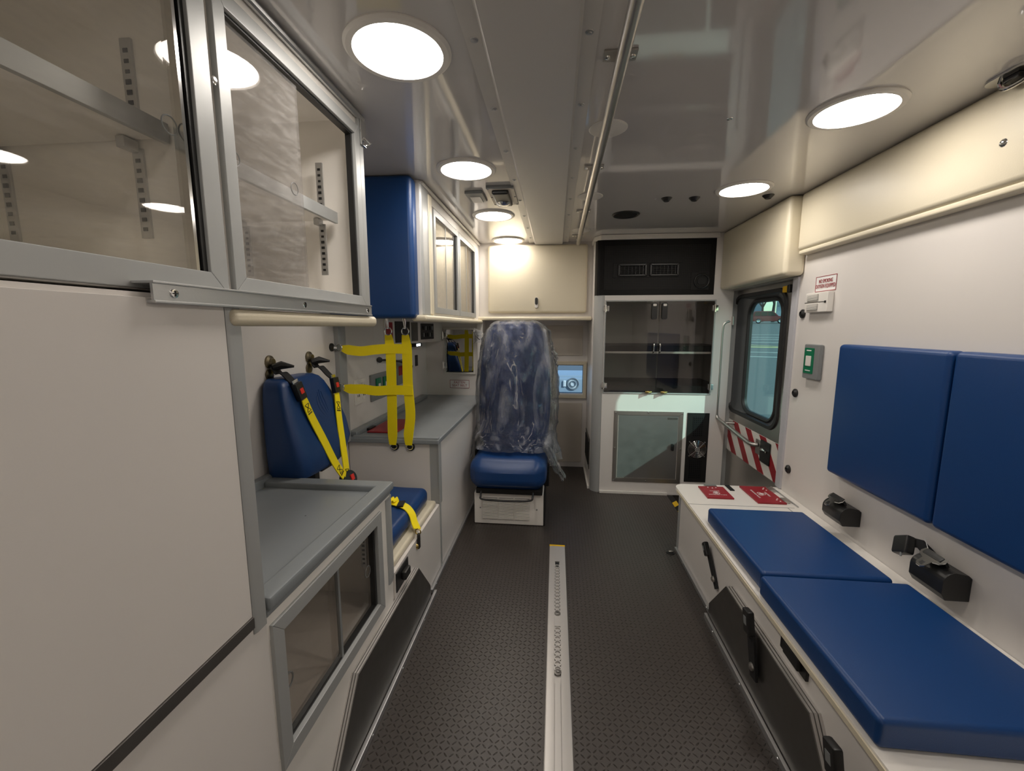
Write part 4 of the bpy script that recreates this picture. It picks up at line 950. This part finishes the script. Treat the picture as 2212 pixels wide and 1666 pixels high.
def clip_y(poly, lo, hi):
    for sgn, lim in ((1, lo), (-1, hi)):
        out = []
        for i in range(len(poly)):
            p, q = poly[i], poly[(i + 1) % len(poly)]; a, b_ = sgn * (p[0] - lim), sgn * (q[0] - lim)
            if a >= 0: out.append(p)
            if a * b_ < 0:
                t_ = a / (a - b_); out.append((p[0] + (q[0] - p[0]) * t_, p[1] + (q[1] - p[1]) * t_))
        poly = out
        if len(poly) < 3: return None
    return poly
# chevron strip
for k in range(6):
    y = 3.175 - .190 * k
    pc = clip_y([(y, .575), (y - .080, .575), (y - .280, .355), (y - .200, .355)], 2.31, 3.135)
    if pc: MB().prism(pc, 'x', XD - .003, XD - .0015).build('red_chevron', red, d1)
MB().box(XD - .0015, XD, 2.31, 3.135, .355, .575).build('white_chevron_field', white_b, d1)
MB().box(XD - .006, XD, 2.31, 3.135, .350, .356).build('chevron_edge', steel, d1)
ha = MB().box(XD - .010, XD - .002, 2.455, 2.570, .425, .555, .006).build('latch_housing', black, d1)
MB().tube([(XD - .012, 2.48, .500), (XD - .020, 2.51, .507), (XD - .012, 2.55, .500)], .008, 8).build('latch_lever', chrome, ha)
MB().box(XD - .020, XD - .001, 2.405, 2.450, 1.395, 1.430, .006).build('yellow_tab', yel, d1)
MB().box(XD - .020, XD - .001, 2.375, 2.405, 1.392, 1.434, .006).build('tab_base', black, d1)
for z in (.75, 1.1, 1.35, .45): MB().lathe((XD, 3.115, z), (-1, 0, 0), [(.006, 0), (.005, .002), (0, .003)], 10).build('screw', steel, d1)
for z in (.8, .42, .50): MB().lathe((XD, 2.33, z), (-1, 0, 0), [(.006, 0), (.005, .002), (0, .003)], 10).build('screw', steel, d1)
# jambs
struct(MB().box(XR - .004, XD, 2.286, 2.300, -.05, 1.5).box(XR - .010, XR + .008, 2.254, 2.303, .37, 1.46, .004), 'trim_1', sealm)
struct(MB().box(1.160, XD + .06, 3.058, 3.10, -.3, 1.50, .002).box(XR, XD + .06, 3.10, 3.135, -.3, 1.5, .002).box(XR - .012, XR + .002, 3.046, 3.060, -.3, 1.5, .002), 'trim_2', aluf)
struct(MB().box(XR - .004, XD + .06, 2.292, 3.12, 1.455, 1.50, .002), 'trim_3', aluf)
# door grab handle
gh = thing('door_grab_handle', 'bent stainless grab handle beside the side door window', 'grab handle', (1.19, 3.0, .5))
MB().tube(spline([(1.195, 3.055, 1.25), (1.17, 3.05, 1.25), (1.145, 3.05, 1.235), (1.135, 3.05, 1.19), (1.135, 3.05, 1.0), (1.135, 3.05, .75), (1.135, 3.05, .62), (1.138, 3.04, .585), (1.150, 3.0, .565), (1.165, 2.88, .545), (1.18, 2.72, .520), (1.185, 2.62, .512), (1.215, 2.60, .512)], 6), .0125, 14).build('bar', steel, gh)
MB().box(1.187, 1.199, 3.02, 3.085, 1.225, 1.285, .003).build('mount', steel, gh); MB().box(XD - .008, XD - .001, 2.57, 2.63, .455, .545, .003).build('mount', steel, gh); MB().tube([(1.155, 2.98, .560), (1.235, 2.96, .562)], .009, 10).build('mount', steel, gh)

# ------------------------------------------------------------------ right wall pads
lp_ = thing('cream_wall_pad', 'long cream padded header along the top of the right wall', 'wall pad', (1.16, .9, 1.58))
m = MB(); m.rbox(1.140, XR + .002, -.6, 2.215, 1.572, CZ - .001, .018, (.006, 0, 0), 10); m.build('pad', cream, lp_)
MB().rbox(1.146, XR, -.6, 2.21, 1.553, 1.574, .008, n=6).build('bottom_roll', cream, lp_)
for y in (1.28, .45): MB().lathe((1.136, y, 1.682), (-1, 0, 0), [(.011, 0), (.010, .003), (.006, .006), (0, .007)], 18).build('button', chrome, lp_)
tag(MB().rbox(1.095, XR + .001, 2.222, 3.036, 1.462, CZ - .002, .020, (.005, 0, 0), 8).build('door_header_pad', cream), 'shorter cream pad above the side door', 'wall pad')
hk = thing('ceiling_hook', 'chrome fold down hook where the cream header meets the ceiling, upper right', 'hook', (1.13, 1.26, CZ), 'chrome ceiling hooks')
MB().prism(rrect(1.085, 1.150, 1.20, 1.315, .03), 'z', CZ - .006, CZ - .0005).build('base', chrome, hk)
MB().tube(spline([(1.12, 1.295, CZ - .008), (1.11, 1.27, CZ - .030), (1.12, 1.24, CZ - .026), (1.135, 1.22, CZ - .008)], 5), .0055, 10).build('hook_arm', chrome, hk)
MB().box(1.105, 1.130, 1.235, 1.275, CZ - .018, CZ - .006, .003).build('hinge_block', black, hk)
# blue back cushions
tag(MB().rbox(1.140, XR + .001, 1.347, 1.842, .612, 1.145, .016, (.005, 0, 0), 10).build('back_cushion', blue), 'square blue back cushion on the right wall, nearer the side door', 'back cushion', 'blue back cushions')
tag(MB().rbox(1.140, XR + .001, .62, 1.339, .612, 1.145, .016, (.005, 0, 0), 10).build('back_cushion', blue), 'blue back cushion on the right wall cut off by the picture edge', 'back cushion', 'blue back cushions')
# signs & fittings
ns = thing('no_smoking_sign', 'small sign reading NO SMOKING OXYGEN EQUIPPED high on the right wall', 'sign', (XR, 2.05, 1.37))
MB().box(XR - .0015, XR, 1.975, 2.122, 1.372, 1.440).build('plate', whitet, ns)
MB().frame('x', XR - .0025, XR - .001, 1.975, 2.122, 1.372, 1.440, .0025, 0).build('border', redt, ns)
text_mb('NO SMOKING\nOXYGEN EQUIPPED', .0235, face_mtx((XR - .003, 2.0485, 1.406), (0, -1, 0), (0, 0, 1)), sx=.66).build('lettering', redt, ns)
ds = thing('wall_chime', 'white louvred alarm box below the no smoking sign', 'alarm box', (XR, 2.06, 1.28))
MB().box(XR - .026, XR, 1.982, 2.150, 1.280, 1.368, .004).build('housing', white_b, ds)
for z in (1.332, 1.290):
    MB().box(XR - .029, XR - .025, 2.050, 2.130, z, z + .028, .001).build('louvre_field', greyp, ds)
    m = MB()
    for k in range(6): m.box(XR - .0325, XR - .028, 2.049, 2.131, z + .001 + k * .0048, z + .0035 + k * .0048)
    m.build('louvres', white_b, ds)
MB().box(XR - .0275, XR - .025, 1.995, 2.15, 1.3235, 1.3255).box(XR - .028, XR - .025, 1.992, 2.002, 1.319, 1.328).build('seam', blackm, ds)
ob_ = thing('oxygen_wall_outlet', 'grey wall box with green oxygen label near the side door', 'oxygen outlet', (XR, 2.08, .98))
MB().box(XR - .022, XR, 2.012, 2.128, .975, 1.135, .006).build('housing', greyp, ob_)
g_ = MB().box(XR - .0245, XR - .021, 2.045, 2.118, 1.00, 1.118, .002).build('green_label', green, ob_)
MB().box(XR - .028, XR - .024, 2.060, 2.100, 1.035, 1.082, .003).build('socket', white_b, g_)
MB().box(XR - .0255, XR - .0243, 2.065, 2.10, 1.104, 1.109).box(XR - .0255, XR - .0243, 2.062, 2.10, 1.012, 1.016).build('lettering', whitet, g_)
for z, lb in ((1.277, 'black round wall stud beside the white alarm box'), (.889, 'black round wall stud below the green oxygen outlet level'), (.496, 'lowest black round wall stud just above the bench top')):
    tag(MB().lathe((XR, 2.203, z), (-1, 0, 0), [(.021, 0), (.021, .006), (.014, .012), (.010, .014), (.009, .010), (0, .010)], 24).build('wall_stud', black), lb, 'wall stud', 'black wall studs by the side door')
tag(MB().lathe((XR, 1.885, .995), (-1, 0, 0), [(.006, 0), (.006, .010), (0, .012)], 12).build('wall_bolt', chrome), 'small chrome bolt at the left edge of the blue back cushion', 'bolt')

# ------------------------------------------------------------------ right squad bench
bn = thing('squad_bench', 'long white storage bench along the right wall', 'bench', (.92, .9, 0))
XF = .680
bp_ = [(XF, -.6), (XR - .001, -.6), (XR - .001, 2.255), (XF + .02, 2.255), (XF, 2.235)]
MB().prism(bp_, 'z', 0, .345).build('bench_body', white, bn)
top = [(XF - .030, -.6), (XR - .001, -.6), (XR - .001, 2.285)] + [(XF - .030 + .055 - .055 * math.sin(math.radians(a)), 2.285 - .055 + .055 * math.cos(math.radians(a))) for a in range(0, 91, 15)]
MB().prism(top, 'z', .346, .368, .002).build('bench_lid', white_b, bn)
MB().box(XF - .004, XF + .003, 2.235, 2.262, 0, .345, .002).build('corner_strip', aluf, bn)
MB().box(XF - .033, XF - .029, -.6, 2.21, .348, .362).build('edge_band', cream, bn)
MB().box(XF - .031, 1.13, 2.013, 2.016, .3675, .3686).box(1.098, 1.101, .2, 2.013, .3675, .3686).build('lid_seams', greyp, bn)
MB().box(XF - .008, XF + .002, 1.075, 1.205, .280, .338, .002).build('latch_plate', black, bn)
MB().box(XF - .020, XF - .006, 1.095, 1.170, .290, .325, .004).build('latch_handle', black, bn)
MB().box(1.147, 1.153, 2.02, 2.30 - .02, .368, .374, .001).build('piano_hinge', alu, bn)
# lids in the bench end
sl = thing('sharps_lid', 'small red sharps lid with white lettering on the bench end', 'lid', (.82, 2.16, .368))
MB().prism([(.765, 2.241), (.762, 2.088), (.889, 2.088), (.892, 2.241)], 'z', .3685, .3755, .001).build('lid_plate', red, sl)
MB().box(.80, .86, 2.236, 2.262, .369, .381, .002).build('hinge', steel, sl)
bl_ = thing('sharps_lid', 'large red waste lid with white lettering on the bench end near the wall', 'lid', (1.05, 2.18, .368))
MB().box(.983, 1.115, 2.050, 2.262, .3685, .3765, .001).build('lid_plate', red, bl_)
for y in (2.085, 2.225): MB().box(1.108, 1.138, y - .022, y + .022, .370, .382, .002).build('hinge', steel, bl_)
for tgt, c_, rt_, s_ in ((sl, (.825, 2.150), (1, 0, 0), 1.0), (bl_, (1.045, 2.155), (0, -1, 0), 1.2)):
    zz = .3772 if tgt is bl_ else .3762
    up_ = (0, 1, 0) if tgt is sl else (1, 0, 0)
    mm_ = MB(); R_ = Vector(rt_); U_ = Vector(up_); C_ = Vector((c_[0], c_[1], zz))
    for a in (90, 210, 330):
        cc = C_ + (R_ * math.cos(math.radians(a)) + U_ * math.sin(math.radians(a))) * .009 * s_; mm_.ring(cc, (0, 0, 1), .0085 * s_, .0011, 20, 5)
    mm_.ring(C_, (0, 0, 1), .0075 * s_, .0008, 20, 5)
    mm_.build('biohazard_symbol', whitet, tgt)
    text_mb('CAUTION', .0105 * s_, face_mtx(C_ + U_ * .024 * s_, rt_, up_)).build('lettering', whitet, tgt)
    text_mb('BIOHAZARD WASTE', .0095 * s_, face_mtx(C_ - U_ * .024 * s_, rt_, up_)).build('lettering', whitet, tgt)
    st_ = MB()
    if tgt is sl: pts = ((.81, 2.225), (.83, 2.217), (.85, 2.225))
    else: pts = ((1.095, 2.10), (1.085, 2.085), (1.095, 2.07), (1.095, 2.24), (1.085, 2.225), (1.095, 2.21))
    for q in pts: st_.lathe((q[0], q[1], zz - .001), (0, 0, 1), [(.004, 0), (.003, .0015), (0, .002)], 10)
    st_.build('rivets', whitet, tgt)
tag(MB().box(.915, .938, 2.205, 2.30 - .02, .3683, .3725, .001).build('grip_strip', blackm), 'small dark grip pad set between the two red lids', 'grip pad')
# cushions
tag(MB().rbox(.668, 1.058, 1.328, 1.822, .369, .437, .013, (0, 0, .004), 10).build('bench_cushion', blue), 'blue bench seat cushion nearer the red lids', 'seat cushion', 'blue bench cushions')
tag(MB().rbox(.655, 1.088, .812, 1.318, .369, .437, .013, (0, 0, .004), 10).build('bench_cushion', blue), 'blue bench seat cushion nearest the camera at lower right', 'seat cushion', 'blue bench cushions')
# retractors
for k, (y0, y1, z0, z1, lb) in enumerate(((1.682, 1.795, .440, .516, 'black belt retractor on the right wall nearer the red lids'), (1.240, 1.355, .432, .518, 'black belt retractor on the right wall nearest the camera'))):
    rr = thing('belt_retractor', lb, 'seat belt', (1.15, (y0 + y1) / 2, z0), 'black belt retractors')
    prof = [(XR, z0), (1.126, z0), (1.114, z0 + .02)] + [(1.148 - .034 * math.cos(math.radians(a)), z1 - .034 + .034 * math.sin(math.radians(a))) for a in range(0, 91, 15)] + [(XR - .01, z1 - .006), (XR, z1 - .015)]
    MB().prism(prof, 'y', y0, y1, .002).build('housing', black, rr)
    yc = (y0 + y1) / 2
    w_ = spline([(XR - .03, yc, z1 - .02), (XR - .045, yc, z1 + .010), (XR - .055, yc - .002, z1 + .022)], 4)
    MB().strap(w_, .05, (0, 1, 0), .004).build('webbing', blackw, rr)
    # tongue
    c0 = Vector((XR - .062, yc, z1 + .018)); rt_ = Vector((0, -1, 0)); dn = Vector((-.80, 0, -.60)).normalized(); M_ = Matrix((rt_, dn, rt_.cross(dn))).transposed()
    tm = MB(); t2 = bmesh.new()
    ol = [(-.036, -.014), (.036, -.014), (.040, .000), (.034, .012), (.016, .018), (.014, .040), (.006, .048), (-.006, .048), (-.014, .040), (-.016, .018), (-.034, .012), (-.040, .000)]
    A_ = [t2.verts.new((a, b_, -.0015)) for a, b_ in ol]; B_ = [t2.verts.new((a, b_, .0015)) for a, b_ in ol]; t2.faces.new(A_); t2.faces.new(B_[::-1])
    for i in range(len(ol)): t2.faces.new([A_[i], A_[(i + 1) % len(ol)], B_[(i + 1) % len(ol)], B_[i]])
    tm._merge(t2, Matrix.Translation(c0) @ M_.to_4x4()); tg = tm.build('tongue', chrome, rr)
    MB().obox(c0 + M_ @ Vector((0, -.003, 0)), M_, .030, .009, .005, .003).obox(c0 + M_ @ Vector((0, .034, 0)), M_, .006, .007, .0022, .0008).build('tongue_grip', black, tg)
bu = thing('belt_buckle', 'black seat belt buckle hanging beside the nearer wall retractor', 'seat belt', (1.14, 1.40, .50))
R_ = Matrix.Rotation(-.5, 3, 'X') @ Matrix.Rotation(.4, 3, 'Y')
MB().obox(Vector((1.128, 1.402, .516)), R_, .015, .031, .030, .008).build('buckle_body', black, bu)
MB().obox(Vector((1.113, 1.388, .510)), R_, .0022, .003, .024, .001).build('slot', greyp, bu)
MB().strap([(1.14, 1.40, .53), (1.155, 1.375, .535), (1.17, 1.35, .51)], .03, (0, .4, 1), .003).build('webbing', blackw, bu)
MB().tube([(1.165, 1.375, .555), (1.16, 1.35, .525)], .0012, 6).build('zip_tie', whitet, bu)
# belts hanging on bench front
for k, (y0, z0, y1, z1, s_, lb) in enumerate(((1.800, .285, 1.665, .155, .75, 'short black belt buckle hanging on the bench front nearer the side door'), (1.305, .318, 1.240, .125, 1.0, 'black belt buckle hanging over the dark wheel box cover'), (.885, .300, .82, .11, 1.0, 'black belt buckle on the bench front at the bottom picture edge'))):
    bt = thing('bench_belt', lb, 'seat belt', (XF, (y0 + y1) / 2, z1), 'belt buckles on the right bench front')
    xx = XF - .010 if k == 0 else XF - .045
    P0 = Vector((xx - .006, y0, z0)); P1 = Vector((xx + .004, y1 + .03, z1)); dn = (P1 - P0).normalized(); wv = Vector((0, 1, .0)); wv = (wv - dn * wv.dot(dn)).normalized(); nn = wv.cross(dn)
    if nn.x > 0: nn = -nn
    M_ = Matrix((wv, dn, nn)).transposed()
    hbz = MB().obox(P0 + dn * .035 * s_ + nn * .006, M_, .019 * s_ + .003, .038 * s_, .011, .006).build('buckle', black, bt)
    MB().obox(P0 + dn * .03 * s_ + nn * .0175, M_, .009 * s_, .013 * s_, .001, .0005).build('release_button', greyp, hbz)
    L_ = (P1 - P0).length
    MB().strap([P0 + dn * .06 * s_, P0 + dn * (L_ * .6), P1 + dn * .015], [.040 * s_, .044 * s_, .040 * s_], wv, .004).build('webbing', blackw, bt)
    MB().lathe(P1 - dn * .022 + nn * .004, nn, [(.013, 0), (.012, .005), (.006, .009), (0, .009)], 16).build('anchor_bolt', steel, bt)
tag(MB().box(.820, .860, 2.262, 3.02, 0, .0015).build('hazard_tape_base', blackm), 'black and yellow hazard strip at the edge of the step well', 'hazard tape')
hz = bpy.data.objects['hazard_tape_base']; hz.name = 'hazard_tape'; ORG['hazard_tape'] = ORG['hazard_tape_base']
m = MB(); y = 2.28
while y < 2.92: m.prism([(.8205, y), (.8205, y + .07), (.8595, y + .11), (.8595, y + .04)], 'z', .0018, .0026); y += .135
m.build('yellow_stripes', yel, hz)
fs = thing('floor_stud', 'small black floor anchor beside the far end of the bench', 'floor anchor', (.63, 2.2, 0))
MB().lathe((.635, 2.215, 0), (0, 0, 1), [(.022, 0), (.020, .004), (.012, .007), (0, .007)], 20).build('base', black, fs)
MB().ring((.635, 2.215, .010), (0, .3, 1), .010, .003, 18, 6).build('loop', steel, fs)
# floor track
ft = thing('stretcher_track', 'long aluminium stretcher track down the middle of the floor', 'floor track', (.024, .8, 0))
FT = -.6
MB().prism([(-.017, 0), (-.017, .0035), (-.013, .006), (.0085, .006), (.0085, .001), (.0395, .001), (.0395, .006), (.062, .006), (.066, .0035), (.066, 0)], 'y', FT, 2.215).build('side_flanges', trackm, ft)
m = MB().box(.0085, .0120, FT, 2.215, .001, .0052).box(.036, .0395, FT, 2.215, .001, .0052)
m.build('inner_rails', trackm, ft)
MB().box(.0145, .0335, FT, 1.30, .001, .0048, .0008).box(.012, .036, 1.58, 1.66, .001, .0048, .0008).box(.012, .036, 2.06, 2.215, .001, .0058).build('channel_insert', trackm, ft)
for (a, b_) in ((1.36, 1.575), (1.665, 2.03)):
    y = a
    while y < b_: MB().lathe((.024, y, .0012), (0, 0, 1), [(.0135, 0), (.0135, .0058), (.0095, .0058), (.009, .0004), (0, .0004)], 16).build('anchor_cup', trackm, ft); y += .025
for y in (1.345, 1.655): MB().lathe((.024, y, .001), (0, 0, 1), [(.013, 0), (.013, .006), (.006, .0065), (.005, .003), (0, .003)], 18).build('lock_bolt', darkst, ft)
MB().box(.014, .034, 2.015, 2.06, .0005, .0022).build('slot_end', black, ft)
MB().box(-.018, .067, 2.214, 2.228, 0, .0068, .001).build('end_cap', yel, ft)

# ------------------------------------------------------------------ outside: car park
GS = .0325; HX, HY = .4214, .9069
def gz(x, y): return -.75 + GS * (x * HX + y * HY)
m = MB(); vs = [m.bm.verts.new((x, y, gz(x, y))) for x, y in ((-60, -60), (140, -60), (140, 200), (-60, 200))]; m.bm.faces.new(vs)
struct(m, 'ground', asphm, smooth=0)
def gline(d0, s0, d1, s1, w, mat, label):
    """painted line: distances along / across the window's view axis"""
    a = Vector((HX * d0 + HY * s0, HY * d0 - HX * s0, 0)); b_ = Vector((HX * d1 + HY * s1, HY * d1 - HX * s1, 0)); dd = (b_ - a).normalized(); n_ = Vector((-dd.y, dd.x, 0)) * w / 2
    m = MB(); P_ = [a - n_, b_ - n_, b_ + n_, a + n_]
    A_ = [m.bm.verts.new((p.x, p.y, gz(p.x, p.y) + .004)) for p in P_]; B_ = [m.bm.verts.new((p.x, p.y, gz(p.x, p.y) + .012)) for p in P_]
    m.bm.faces.new(A_[::-1]); m.bm.faces.new(B_)
    for i in range(4): m.bm.faces.new([A_[i], A_[(i + 1) % 4], B_[(i + 1) % 4], B_[i]])
    tag(m.build('parking_line', mat, smooth=0), label, 'parking line', 'painted parking lines')
nm = ['nearest', 'second nearest', 'third', 'fourth', 'fifth', 'farthest']
for k, d in enumerate((20.7, 23, 30.3, 33.4, 36, 40)):
    gline(d, -9, d * 1.0 + .6, 12, .14 if d < 25 else .2, linem, 'white painted parking line outside the side door, %s of the six white ones' % nm[k])
gline(26.8, -9, 26.2, 12, .55, liney, 'broad yellow painted line across the car park outside')
gline(30.0, -4.5, 25.0, 5, .22, liney, 'slanting yellow painted line crossing the broad yellow one')
tag(MB().box(7.2, 9.2, 8.2, 8.9, gz(8, 8.5), gz(8, 8.5) + .5, .02).build('utility_box', pmat('pale_utility_box', (.55, .62, .62), .6)), 'pale utility box standing in the car park low in the door window', 'utility box')

def car(name, label, c, rz, paint, L=4.7, H=1.85):
    t = thing(name, label, 'car', (0, 0, 0)); t.name = name
    W_ = .92
    body = [(-L / 2, .42), (-L / 2, 1.02), (-L / 2 + .12, 1.08), (L / 2 - 1.25, 1.10), (L / 2 - .15, .98), (L / 2, .80), (L / 2, .40), (L / 2 - .3, .32), (-L / 2 + .2, .32)]
    MB().prism(body, 'y', -W_, W_, .05).build('body', paint, t)
    cab = [(-L / 2 + .10, 1.06), (-L / 2 + .30, H - .03), (-L / 2 + .6, H), (L / 2 - 2.05, H - .02), (L / 2 - 1.85, H - .06), (L / 2 - 1.15, 1.08)]
    MB().prism(cab, 'y', -W_ + .12, W_ - .12, .05).build('cabin', paint, t)
    for sy in (-1, 1):
        for (a0, a1, b0, b1) in ((-L / 2 + .38, -L / 2 + .50, -L / 2 + 1.15, -L / 2 + 1.15), (-L / 2 + 1.25, -L / 2 + 1.25, -L / 2 + 2.05, -L / 2 + 2.05), (-L / 2 + 2.15, -L / 2 + 2.15, L / 2 - 1.45, L / 2 - 1.95)):
            MB().prism([(a0, 1.13), (a1, H - .12), (b1, H - .12), (b0, 1.13)], 'y', sy * (W_ - .125), sy * (W_ - .105)).build('side_window', carglass, t)
        for wx in (-L / 2 + .95, L / 2 - .90):
            wh = MB().lathe((wx, sy * (W_ - .22), .36), (0, sy, 0), [(.0, 0), (.36, 0), (.37, .03), (.37, .22), (.33, .25), (.24, .25)], 24).build('wheel', rubber, t)
            MB().lathe((wx, sy * (W_ + .03), .36), (0, sy, 0), [(.24, 0), (.22, .01), (.08, -.01), (.06, .02), (0, .02)], 10).build('rim', chrome, wh)
    MB().box(L / 2 - .12, L / 2 + .01, -W_ + .1, -W_ + .42, .70, .84, .03).box(L / 2 - .12, L / 2 + .01, W_ - .42, W_ - .1, .70, .84, .03).build('headlamps', white_b, t)
    t.location = c; t.rotation_euler = (0, 0, rz); return t
dd = 76; s0 = .35
ang = math.atan2(-HX, HY)
car('parked_car', 'dark red station wagon parked across the car park, seen through the door window', (HX * dd + HY * s0, HY * dd - HX * s0, gz(HX * dd, HY * dd)), ang, carred)
car('parked_car', 'dark car half hidden behind the red station wagon', (HX * 80 - HY * 4.2, HY * 80 + HX * 4.2, gz(HX * 80, HY * 80)), ang, carglass)
db = thing('dashboard', 'pale blue lit dashboard with a round vent seen through the small cab window', 'dashboard', (.1, 4.7, .1))
MB().box(-.9, 1.0, 4.60, 4.95, .10, .665, .03).box(-.9, 1.0, 4.66, 5.2, .65, .685, .01).build('panel', pmat('dash_grey', (.33, .38, .42), .5), db)
MB().ring((.195, 4.592, .600), (0, 1, 0), .060, .008, 30, 8).ring((.195, 4.590, .600), (0, 1, 0), .030, .006, 24, 8).build('round_vent', greyp, db)
MB().lathe((.195, 4.60, .600), (0, -1, 0), [(.055, 0), (.05, .004), (0, .004)], 24).build('vent_face', white_b, db)
MB().rbox(.085, .118, 4.585, 4.602, .565, .635, .008, n=3).build('white_knob', white_b, db)
# building
def wp(d, s, z): return Vector((HX * d + HY * s, HY * d - HX * s, z))
bt_ = thing('building', 'pale blue grey flat building behind the parked red car', 'building', wp(105, 10, 1))
M_ = Matrix((Vector((HY, -HX, 0)), Vector((HX, HY, 0)), Vector((0, 0, 1)))).transposed()
MB().obox(wp(108, 13.2, 7), M_, 11.5, 3, 7.5).build('wall', bldg, bt_)
MB().obox(wp(104.9, 13.2, 5.9), M_, 11.6, .1, .4).build('band', bldg2, bt_)
MB().obox(wp(112, -14, 4.6), M_, 13, 2, 3.0).build('low_wing', bldg, bt_)
def tree(d, s, h, seed, label):
    rnd = random.Random(seed); m = MB(); b0 = wp(d, s, 0); b0.z = gz(b0.x, b0.y)
    def br(p, dr, L, r, lev):
        q = p + dr * L; m.tube([p, p + dr * L * .5 + Vector((rnd.uniform(-.05, .05), rnd.uniform(-.05, .05), 0)) * L, q], [r, r * .8, r * .6], 6 if lev < 2 else 4, cap=False)
        if lev >= 5: return
        for _ in range(3 if lev < 3 else 2):
            v = Vector((rnd.uniform(-1, 1), rnd.uniform(-1, 1), rnd.uniform(.0, 1.0))).normalized(); br(q, (dr * .9 + v * .75).normalized(), L * rnd.uniform(.62, .8), r * .6, lev + 1)
    br(b0, Vector((0, 0, 1)), h * .28, h * .028, 0)
    tag(m.build('bare_tree', bark), label, 'tree', 'bare winter trees')
tree(84, .95, 11, 3, 'bare tree with the thick trunk just behind the red car')
tree(86, -.7, 9, 5, 'thin bare tree left of the thick trunked one')
tree(88, -2.6, 9, 8, 'bare tree at the left edge of the door window')
